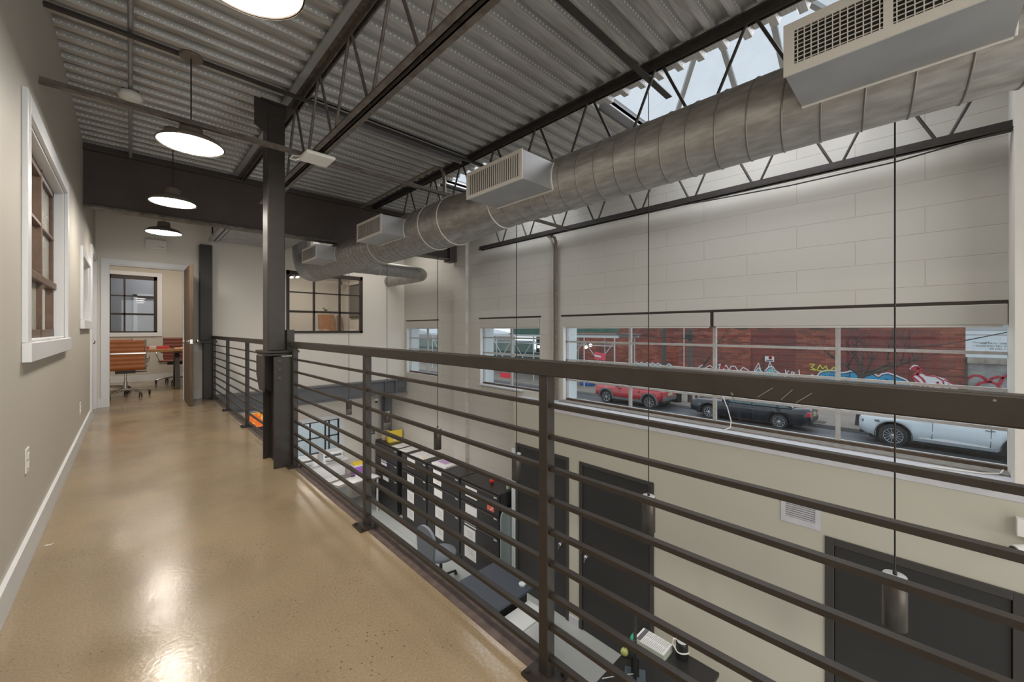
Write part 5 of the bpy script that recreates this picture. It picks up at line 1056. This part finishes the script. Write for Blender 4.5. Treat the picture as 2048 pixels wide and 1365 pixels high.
bubble([(1503, 752), (1508, 745), (1514, 740), (1517, 735), (1520, 741), (1524, 744), (1530, 742), (1538, 734), (1545, 733), (1550, 741), (1558, 746), (1568, 751), (1575, 757)], gt, base=770)
stroke('graffiti_outline', [(1503, 752), (1517, 726), (1523, 746), (1532, 748), (1540, 724), (1546, 742), (1574, 757)], 1.6, gw, .006)
for pts in ([(1571, 740), (1572, 754)], [(1578, 742), (1572, 747), (1580, 754)], [(1583, 744), (1584, 756)], [(1583, 744), (1590, 746), (1584, 750), (1591, 757)], [(1598, 740), (1599, 752), (1593, 758)]): stroke('graffiti_outline', pts, 2.0, gw, .006)
for pts in ([(1619, 729), (1630, 729), (1622, 735), (1634, 741)], [(1634, 740), (1640, 730), (1645, 739), (1652, 732), (1656, 742)], [(1661, 742), (1668, 734), (1672, 741), (1682, 738)], [(1620, 739), (1660, 745)]): stroke('graffiti_outline', pts, 1.8, gy, .006)
stroke('graffiti_outline', [(1620, 750), (1627, 756)], 1.5, gw, .006); stroke('graffiti_outline', [(1627, 750), (1620, 756)], 1.5, gw, .006); stroke('graffiti_outline', [(1624, 748), (1624, 757)], 1.5, gw, .006)
for pts in ([(1394, 738), (1404, 730), (1408, 738), (1420, 731), (1430, 740)], [(1436, 731), (1441, 728), (1438, 738)], [(1446, 741), (1452, 730), (1458, 741), (1462, 733), (1470, 733), (1476, 742)], [(1480, 742), (1486, 735), (1495, 740), (1500, 745)]): stroke('graffiti_outline', pts, 2.2, gw, .004)
stroke('graffiti_outline', [(1440, 742), (1447, 729), (1452, 742)], 3.5, gr_, .006)
cl = [(1265, 731)]
for k in range(7):
    x0 = 1267+11*k; cl += [(x0+1, 727+.6*k), (x0+5, 724+.6*k), (x0+9, 727+.6*k)]
cl += [(1345, 736)]
bubble(cl, gt, base=748)
stroke('graffiti_outline', [(x, y+5) for x, y in cl], 2.5, gb, .004)
# other far buildings
t2_ = thing('brown_building', 'brown brick building farther along behind the scaffold', 'building', (38, 30, ZS)); b = MB(); b.box(37.2, 27.05, ZS, 45, 31, 3.5); b.build('wall', brick('brown_brick', (.20, .10, .07), (.16, .08, .06), (.15, .11, .09), .5, .16, .018, 'YZ', .85, .006), t2_)
t3 = thing('grey_building', 'pale grey low building at the far end of the street', 'building', (34, 52, ZS)); b = MB(); b.box(30, 46, ZS, 45, 75, .45); b.build('wall', pbr('pale_grey_render', (.33, .35, .37), .8, var=.3, vscale=.6), t3); b = MB(); b.prism([(46, .45), (60, 2.4), (75, .45)], 'X', 30, 45); b.build('roof', pbr('pale_roof', (.5, .54, .58), .7), t3)
# sidewalk shed (scaffold)
SX = 23.2
t = thing('sidewalk_shed', 'scaffold shed of white poles and green panels over the far pavement', 'scaffold', (SX, 25, ZS))
zt_ = .55
ys = [14.3+2.45*k for k in range(10)]
for X_ in (SX, SX+2.6):
    for yy in ys:
        b = MB(); b.tube([(X_, yy, ZS+.1), (X_, yy, zt_)], .045, 8); b.build('post', M['light_grey'], t)
b = MB()
for X_ in (SX, SX+2.6):
    b.box(X_-.06, ys[0]-.3, zt_, X_+.06, ys[-1]+.3, zt_+.18); b.tube([(X_, ys[0], -1.3), (X_, ys[-1], -1.3)], .03, 6); b.tube([(X_, ys[0], .0), (X_, ys[-1], .0)], .03, 6)
b.build('ledger', M['light_grey'], t)
for k, yy in enumerate(ys[:-1]):
    b = MB(); a_, c_ = (yy, yy+2.45) if k % 2 else (yy+2.45, yy); b.tube([(SX, a_, ZS+.5), (SX, c_, .3)], .028, 6); b.tube([(SX, c_, ZS+.5), (SX, a_, .3)], .028, 6); b.build('cross_brace', M['light_grey'], t)
b = MB(); b.box(SX-.1, ys[0]-.4, zt_+.18, SX+2.8, 24.4, zt_+.26); b.build('deck', pbr('shed_planks', (.18, .17, .15), .8), t)
gpan = pbr('dark_green_plywood', (.045, .115, .085), .6, var=.25, vscale=2)
b = MB(); b.box(SX-.14, 17.4, zt_+.2, SX-.10, 24.2, zt_+1.15); b.box(SX-.14, ys[0]-.4, zt_+.35, SX-.10, 17.3, zt_+1.15); b.build('parapet_panel', gpan, t)
b = MB(); b.box(SX+2.9, 24.5, -.95, SX+2.95, 45, .10); b.build('hoarding', pbr('grey_green_hoarding', (.14, .20, .17), .6, var=.2, vscale=.8), t)
b = MB(); b.box(SX+3.0, ys[0]+5, ZS+.1, SX+3.05, 45, -.95); b.build('lower_hoarding', pbr('teal_hoarding', (.05, .11, .11), .6, var=.4, vscale=1.5), t)
b = MB(); b.box(SX+3.4, ys[0]+6, -.95, SX+3.5, 24.5, zt_); b.build('shadow_board', pbr('shed_shade', (.05, .065, .08), .7), t)  # dark board put in for the shade under the shed
p = onX(SX-.1, 1200, 713); b = MB(); b.bar((SX-.1, p.y-.45, p.z-.05), (SX-.1, p.y+.45, p.z+.05), .02, .5, (0, 0, 1)); sg = b.build('red_sign', pbr('red_sign_paint', (.60, .06, .10), .5), t); b = MB(); b.bar((SX-.115, p.y-.1, p.z-.03), (SX-.115, p.y+.42, p.z+.03), .006, .10, (0, 0, 1)); b.build('sign_text_band', M['paper'], sg)
for (x, y) in ((1172, 695), (1181, 691), (1077, 694)):
    p = onX(SX+1.4, x, y); b = MB(); b.ball(p, .12, 8); bl = b.build('work_lamp', emis('bulb_glow', (1, .9, .7), 3), t); b = MB(); b.tube([p, (p.x, p.y, zt_)], .02, 6); b.build('flex', M['cable'], bl)
p = onX(SX-.3, 1013, 757); t = thing('barrier', 'bright red barrier panel under the scaffold', 'barrier', (SX-.35, p.y, ZS)); b = MB(); b.box(SX-.36, p.y-.75, p.z-.45, SX-.32, p.y+.75, p.z+.45); b.build('panel', pbr('signal_red', (.75, .03, .05), .5), t); b = MB(); b.box(SX-.36, p.y-.7, ZS+.1, SX-.32, p.y-.62, p.z-.4); b.box(SX-.36, p.y+.62, ZS+.1, SX-.32, p.y+.7, p.z-.4); b.build('feet', M['light_grey'], t)
p = onX(SX+.8, 1174, 768); t = thing('tarpaulin_bin', 'blue covered bin under the scaffold', 'bin', (SX+.8, p.y, ZS)); b = MB(); b.box(SX+.5, p.y-.45, ZS+.1, SX+1.2, p.y+.45, p.z+.35); b.build('body', pbr('blue_tarp', (.03, .10, .38), .5), t, bevel=.05)
# poles, sign, trees
def pole(px, X_, r_, label, name='utility_pole', mat=None, z1=7.5):
    p = onX(X_, px, 700); t = thing(name, label, name.replace('_', ' '), (X_, p.y, ZS)); b = MB(); b.tube([(X_, p.y, ZS+.1), (X_, p.y, z1)], [r_, r_*.8], 12); b.build('shaft', mat or pbr('weathered_pole', (.10, .085, .075), .8), t); return t, p
t, p = pole(1328, 22.6, .15, 'dark wooden utility pole in front of the brick building')
b = MB(); b.box(22.5, p.y-1.1, 6.6, 22.7, p.y+1.1, 6.75); b.build('crossarm', M['bronze'], t)
t, p = pole(1380, 22.6, .13, 'second utility pole with a box right of the first pole')
b = MB(); b.box(22.4, p.y-.2, .55, 22.6, p.y+.2, 1.0); b.build('meter_box', M['bronze'], t); b = MB(); b.tube([(22.4, p.y+.25, ZS+.1), (22.4, p.y+.25, 5)], .03, 8); b.build('riser_pipe', M['light_grey'], t)
t, p = pole(1527, 22.0, .045, 'thin street sign pole with a white parking sign', 'sign_post', M['bronze'], z1=onX(22.0, 1527, 711).z)
pa, pb_ = onX(21.94, 1530, 713), onX(21.94, 1548, 724)
b = MB(); b.box(21.93, pb_.y, pb_.z, 21.95, pa.y, pa.z); sg = b.build('sign_plate', M['paper'], t)
b = MB(); cyy = pa.y-.22; czz = (pa.z+pb_.z)/2+.06; b.lathe([(.05, 0), (.075, 0), (.075, -.004), (.05, -.004), (.05, 0)], (21.928, cyy, czz), 18, 'X'); b.bar((21.926, cyy-.05, czz-.05), (21.926, cyy+.05, czz+.05), .004, .025, (1, 0, 0)); b.build('no_parking_symbol', M['red'], sg)
b = MB(); b.box(21.925, pb_.y+.04, pb_.z+.03, 21.93, pa.y-.05, pb_.z+.08); b.build('sign_text_band', M['ink'], sg)
bark = pbr('wet_bark', (.055, .045, .042), .85)
def branch(mb, p, d, L, r, depth, rng):
    pts = [Vector(p)]; dd = Vector(d).normalized()
    for k in range(4):
        dd = (dd + Vector((rng.uniform(-.12, .12), rng.uniform(-.2, .2), rng.uniform(-.12, .16)))).normalized(); pts.append(pts[-1]+dd*L/4)
    mb.tube(pts, [r*(1-.17*k) for k in range(5)], 6)
    if depth:
        for k in (2, 3, 4):
            side = Vector((rng.uniform(-.5, .5), rng.choice((-1, 1))*rng.uniform(.5, 1), rng.uniform(.1, .7)))
            branch(mb, pts[k], dd*.8+side, L*.62, r*.5, depth-1, rng)
rng = random.Random(5)
ty = onX(22.3, 1722, 740)
t = thing('bare_tree', 'bare pruned street tree with spreading branches behind the white car', 'tree', (22.3, ty.y, ZS))
b = MB(); b.tube([(22.3, ty.y+.05, ZS+.05), (22.3, ty.y, -2.2), (22.3, ty.y, ty.z-.3)], [.16, .13, .12], 10); tr = b.build('trunk', bark, t)
for (ex, ey, r_) in ((1660, 700, .075), (1700, 690, .07), (1735, 692, .05), (1770, 702, .06), (1810, 700, .06), (1860, 712, .07), (1840, 720, .055)):
    e = onX(22.3, ex, ey); d = e-Vector((22.3, ty.y, ty.z-.3)); b = MB(); branch(b, (22.3, ty.y, ty.z-.3), d + Vector((rng.uniform(-.4, .4), 0, 0)), d.length*.8, r_, 2, rng); b.build('branch', bark, t)
rng = random.Random(11); ty = onX(23.5, 1425, 725)
t = thing('bare_tree', 'thin bare tree against the brick wall left of the parking sign', 'tree', (23.5, ty.y, ZS))
b = MB(); b.tube([(23.5, ty.y+.9, ZS+.05), (23.5, ty.y+.8, -1.6), (23.5, ty.y+.3, -.6)], [.08, .06, .04], 8); b.build('trunk', bark, t)
b = MB(); branch(b, (23.5, ty.y+.5, -1.0), (0, -.8, 1), 2.2, .035, 2, rng); branch(b, (23.5, ty.y+.7, -1.3), (0, .6, 1), 2.0, .03, 2, rng); b.build('branches', bark, t)
b = MB(); a_, c_ = onX(21.7, 1760, 703), onX(21.7, 2060, 656); b.tube([a_, (a_+c_)/2-Vector((0, 0, .12)), c_, c_+(c_-a_)*2], .02, 6); b.tube([a_, a_+Vector((0, 12, .6))], .02, 6); o = b.build('overhead_wire', M['cable']); tag(o, 'black overhead wire crossing in front of the white fascia', 'wire')
# cars
def car(name, loc, label, L, W, wb, fo, wr, paintm, hood, belt, roof, cab, tail, clad=None, spokes=10, sills=.26, boxy=False):
    """local: x forward, y left, z up; origin under the front axle; hood/belt/roof heights; cab = (windscreen base x, roof front x, roof rear x, rear glass base x)"""
    t = thing(name, label, 'car', loc, 'parked cars', PI/2)
    hw = W/2; xf, xr = fo, fo-L
    R = wr+.07
    def arch(x, base):
        z = base
        for xa in (0, -wb):
            if abs(x-xa) < R: z = max(z, wr + math.sqrt(R*R-(x-xa)**2))
        return z
    xs = sorted(set([xr+L*k/60 for k in range(61)] + [xa+R*math.cos(PI*k/16) for xa in (0, -wb) for k in range(17)]))
    ring = []; vs = []
    for x in xs:
        u = (x-xr)/L
        endf = min(1, (xf-x)/(.32 if not boxy else .15)); endr = min(1, (x-xr)/(.25 if not boxy else .12))
        rnd = (1-(1-max(0, endf))**2.2)*.24+.76; rnr = (1-(1-max(0, endr))**2.2)*.2+.8
        w_ = hw*rnd*rnr
        if x > cab[0]: top = belt+(hood-belt)*((x-cab[0])/(xf-cab[0]))**1.0
        elif x < cab[3]: top = belt+.02+(tail-belt)*((cab[3]-x)/(cab[3]-xr+1e-6))
        else: top = belt
        nose = max(0, 1-(xf-x)/.14); top -= .16*nose**2; nr = max(0, 1-(x-xr)/.12); top -= .10*nr**2
        base = sills + (.06 if (x > .55 or x < -wb-.5) else 0) + .12*max(0, 1-(xf-x)/.2) + .15*max(0, 1-(x-xr)/.25)
        zb = min(arch(x, base), top-.08)
        zm = zb+(top-zb)*.45; sh = top-.09
        sec = [(w_*.80, zb), (w_*.985, zb+.02), (w_, max(zm, zb+.03)), (w_*.975, max(sh, zb+.05)), (w_*.90, top), (w_*.5, top+.025), (0, top+.035)]
        full = sec + [(-y, z) for y, z in reversed(sec[:-1])]
        vs += [(x, y, z) for y, z in full]
    n = 13; fs = []
    for i in range(len(xs)-1):
        for j in range(n): fs.append((i*n+j, i*n+(j+1) % n, (i+1)*n+(j+1) % n, (i+1)*n+j))
    b = MB(); b._add(vs, fs, True); k = len(xs)-1
    b._add(vs[:n], [list(range(n))]); b._add(vs[k*n:], [list(range(n))]); b.build('body', paintm, t, True)
    # dark under body and wheel wells
    b = MB(); b.box(xr+.3, -hw*.78, .2, xf-.3, hw*.78, sills+.25); b.build('underbody', M['black'], t, True)
    # greenhouse
    wb_, wt_ = hw*.90, hw*.70
    c0, c1, c2, c3 = cab
    base = [(c0, belt), (c3, belt)]
    def gh(y, x, z): return (x, y, z)
    b = MB()
    V = [(c0, wb_*.9, belt), (c0, -wb_*.9, belt), (c1, wt_, roof), (c1, -wt_, roof), (c2, wt_, roof-.01), (c2, -wt_, roof-.01), (c3, wb_*.9, belt), (c3, -wb_*.9, belt), ((c1+c2)/2, wt_+.02, roof+.03), ((c1+c2)/2, -wt_-.02, roof+.03), ((c0+c3)/2, wb_, belt), ((c0+c3)/2, -wb_, belt)]
    F = [(0, 1, 3, 2), (2, 3, 9, 8), (8, 9, 5, 4), (4, 5, 7, 6), (0, 2, 8, 10), (10, 8, 4, 6), (1, 11, 9, 3), (11, 7, 5, 9), (0, 10, 11, 1), (10, 6, 7, 11)]
    b._add(V, F); b.build('cabin', paintm, t, True, bevel=.03)
    def side_quad(xa, xb, f0, f1, s_):
        def P(x, f):
            xb_ = c0+(c3-c0)*0; yb_ = wb_*(.9+.1*(1-abs((x-(c0+c3)/2)/((c0-c3)/2)))); yt_ = wt_+.02*(1-abs((x-(c1+c2)/2)/((c1-c2)/2)) if c1 > x > c2 else 0)
            return (x, s_*(yb_+(yt_-yb_)*f+.012), belt+(roof-belt)*f)
        def clampx(x, f): return min(x, c0+(c1-c0)*f-.10), 0
        q = []
        for x, f in ((xa, f0), (xb, f0), (xb, f1), (xa, f1)):
            hi = c0+(c1-c0)*f-.09; lo = c3+(c2-c3)*f+.09
            q.append(P(max(lo, min(hi, x)), f))
        return q
    gm = M['car_glass']
    mid = (c0+c3)/2+.1
    cuts = [c0, mid, mid-.95, c3] if L > 4.5 else [c0, mid-.25, c3]
    for s_ in (-1, 1):
        for xa, xb in zip(cuts, cuts[1:]):
            q = side_quad(xa-.02, xb+.035, .08, .86, s_)
            b = MB(); b._add(q + [(x, y-s_*.01, z) for x, y, z in q], [(0, 1, 2, 3), (4, 5, 6, 7), (0, 1, 5, 4), (1, 2, 6, 5), (2, 3, 7, 6), (3, 0, 4, 7)]); b.build('side_window', gm, t, True)
        b = MB(); xm = c0-.22; b.box(xm-.08, s_*(wb_+.02), belt+.02, xm+.10, s_*(wb_+.22), belt+.16); b.build('wing_mirror', M['black'] if clad else paintm, t, True, bevel=.03)
        for xd in ([mid-.12, mid-1.05] if L > 4.5 else [mid-.35]):
            b = MB(); b.box(xd, s_*(hw*.975), belt-.15, xd+.2, s_*(hw*.975+.025), belt-.12); b.build('door_handle', M['chrome'] if not clad else paintm, t, True)
        for xd in ([c0-.32, mid-.02, mid-.95] if L > 4.5 else [c0-.3, mid-.27]):
            b = MB(); b.bar((xd, s_*(hw*1.001), sills+.12), (xd-.03, s_*(hw*.977), belt-.03), .012, .012); b.build('door_seam', M['black'], t, True)
    def cross(xa, za, ya, xb, zb2, yb_, nm, off):
        q = [(xa, -ya, za), (xa, ya, za), (xb, yb_, zb2), (xb, -yb_, zb2)]
        b = MB(); b._add([(x+off, y, z+.012) for x, y, z in q] + [(x, y, z) for x, y, z in q], [(0, 1, 2, 3), (4, 5, 6, 7), (0, 1, 5, 4), (1, 2, 6, 5), (2, 3, 7, 6), (3, 0, 4, 7)]); b.build(nm, gm, t, True)
    cross(c0-.04, belt+.05, wb_*.80, c1+.05, roof-.06, wt_*.88, 'windscreen', .015); cross(c3+.05, belt+.06, wb_*.78, c2-.05, roof-.08, wt_*.85, 'rear_window', -.015)
    for xa in (0, -wb):
        for s_ in (-1, 1):
            yo = s_*(hw-.02); yi = s_*(hw-.25)
            b = MB(); b.lathe([(wr*.66, yo), (wr*.9, yo), (wr, yo-s_*.04), (wr, yi), (wr*.6, yi)], (xa, 0, wr), 36, 'Y'); wh = b.build('wheel', M['tyre'], t, True)
            b = MB(); rr = wr*.68; b.lathe([(rr, yo-s_*.002), (rr*.93, yo+s_*.004), (rr*.88, yo-s_*.03)], (xa, 0, wr), 32, 'Y', caps=False)
            for k in range(spokes):
                a = 2*PI*k/spokes; b.bar((xa+.03*math.cos(a), yo-s_*.008, wr+.03*math.sin(a)), (xa+rr*.93*math.cos(a+.0), yo-s_*.002, wr+rr*.93*math.sin(a+.0)), .016, .032 if spokes < 9 else .022, (0, 1, 0))
            b.lathe([(.001, yo+s_*.006), (.05, yo+s_*.004), (.05, yo-s_*.02)], (xa, 0, wr), 14, 'Y', caps=False); b.build('rim', M['alloy'], wh, True)
            b = MB(); b.lathe([(rr*.9, yo-s_*.05), (.001, yo-s_*.05)], (xa, 0, wr), 24, 'Y', caps=False); b.build('brake_disc', M['black'], wh, True)
            b = MB(); am = clad or M['black']
            pts = [(xa+(R+.02)*math.cos(a), s_*(hw+.004), wr+(R+.02)*math.sin(a)) for a in (PI*k/18-.12*(k == 0)+.12*(k == 18) for k in range(19))]
            b.tube(pts, .055 if clad else .012, 6); b.build('arch_trim', am, t, True)
    for s_ in (-1, 1):
        b = MB(); b.bar((xf-.58, s_*hw*.985, hood-.15), (xf-.10, s_*hw*.885, hood-.21), .05, .085); b.build('headlight', M['headlight'], t, True)
        b = MB(); b.box(xr-.01, s_*hw*.60, tail-.26, xr+.26, s_*hw*.93, tail-.08 if not boxy else tail-.02); b.build('tail_light', M['taillight'], t, True, bevel=.02)
    b = MB(); b.box(xf-.12, -hw*.72, sills+.20, xf+.004, hw*.72, hood-.20); b.box(xf-.3, -hw*.93, sills+.07, xf-.03, hw*.93, sills+.13); b.build('front_grille', M['black'], t, True)
    b = MB(); b.box(xr-.03, -hw*.82, sills+.10, xr+.12, hw*.82, sills+.30); b.build('rear_bumper', clad or M['black'], t, True, bevel=.03)
    b = MB(); b.box(xr-.035, -.26, sills+.36, xr+.03, .26, sills+.49); b.build('licence_plate', pbr('cream_plate', (.5, .45, .3), .5), t, True)
    if clad:
        b = MB()
        for s_ in (-1, 1): b.box(-wb+R, s_*(hw-.03), sills-.02, -R, s_*(hw+.03), sills+.10)
        b.build('sill_step', clad, t, True)
    elif L > 4.95:
        b = MB()
        for s_ in (-1, 1): b.prism([(-.62, sills+.13), (-wb+.65, sills+.12), (-wb+.9, sills+.15), (-1.3, sills+.20)], 'Y', s_*(hw-.01), s_*(hw+.012))
        b.build('sill_strip', M['paper'], t, True)
    return t
M['car_glass'] = pbr('tinted_car_glass', (.06, .10, .115), .06, coat=.5)
M['tyre'] = pbr('tyre_rubber', (.022, .022, .024), .75)
M['alloy'] = pbr('alloy', (.62, .63, .65), .3, .7)
M['headlight'] = pbr('headlight_lens', (.16, .18, .20), .12, coat=.6)
M['taillight'] = pbr('tail_lens', (.50, .02, .04), .2, coat=.6)
XN = 19.45
car('parked_car', (XN+.99, onX(XN, 1786, 860).y, ZS), 'white sports utility car parked at the right with its nose to the left', 5.05, 1.98, 2.90, .93, .395, pbr('pearl_white_paint', (.60, .67, .71), .25, coat=.6), 1.02, 1.10, 1.72, (-.62, -1.45, -3.25, -3.95), 1.10, spokes=14, sills=.30)
car('parked_car', (XN+.92, onX(XN, 1417, 830).y, ZS), 'black saloon car parked in the middle of the street view', 4.75, 1.84, 2.78, .92, .315, pbr('blue_black_paint', (.008, .011, .018), .2, coat=.35),   .79, .85, 1.36, (-.50, -1.25, -2.55, -3.25), .90, spokes=10, sills=.24)
car('parked_car', (XN+.97, onX(XN, 1212, 810).y, ZS), 'red off road car parked at the left with grey wheel arches', 4.05, 1.93, 2.58, .80, .36, pbr('cherry_red_paint', (.42, .025, .03), .25, coat=.6), .93, .97, 1.58, (-.55, -.98, -2.75, -3.10), .97, clad=pbr('arch_plastic', (.11, .12, .125), .6), spokes=7, sills=.34, boxy=True)
p = onX(22.2, 1352, 800)
t = thing('litter_bin', 'dark pavement bin between the red and black cars', 'bin', (22.2, p.y, ZS+.1)); b = MB(); b.lathe([(.26, ZS+.1), (.30, ZS+.12), (.30, ZS+.95), (.27, ZS+1.0), (.22, ZS+1.0), (.22, ZS+.9), (.001, ZS+.9)], (22.2, p.y, 0), 20); b.build('drum', M['black'], t)
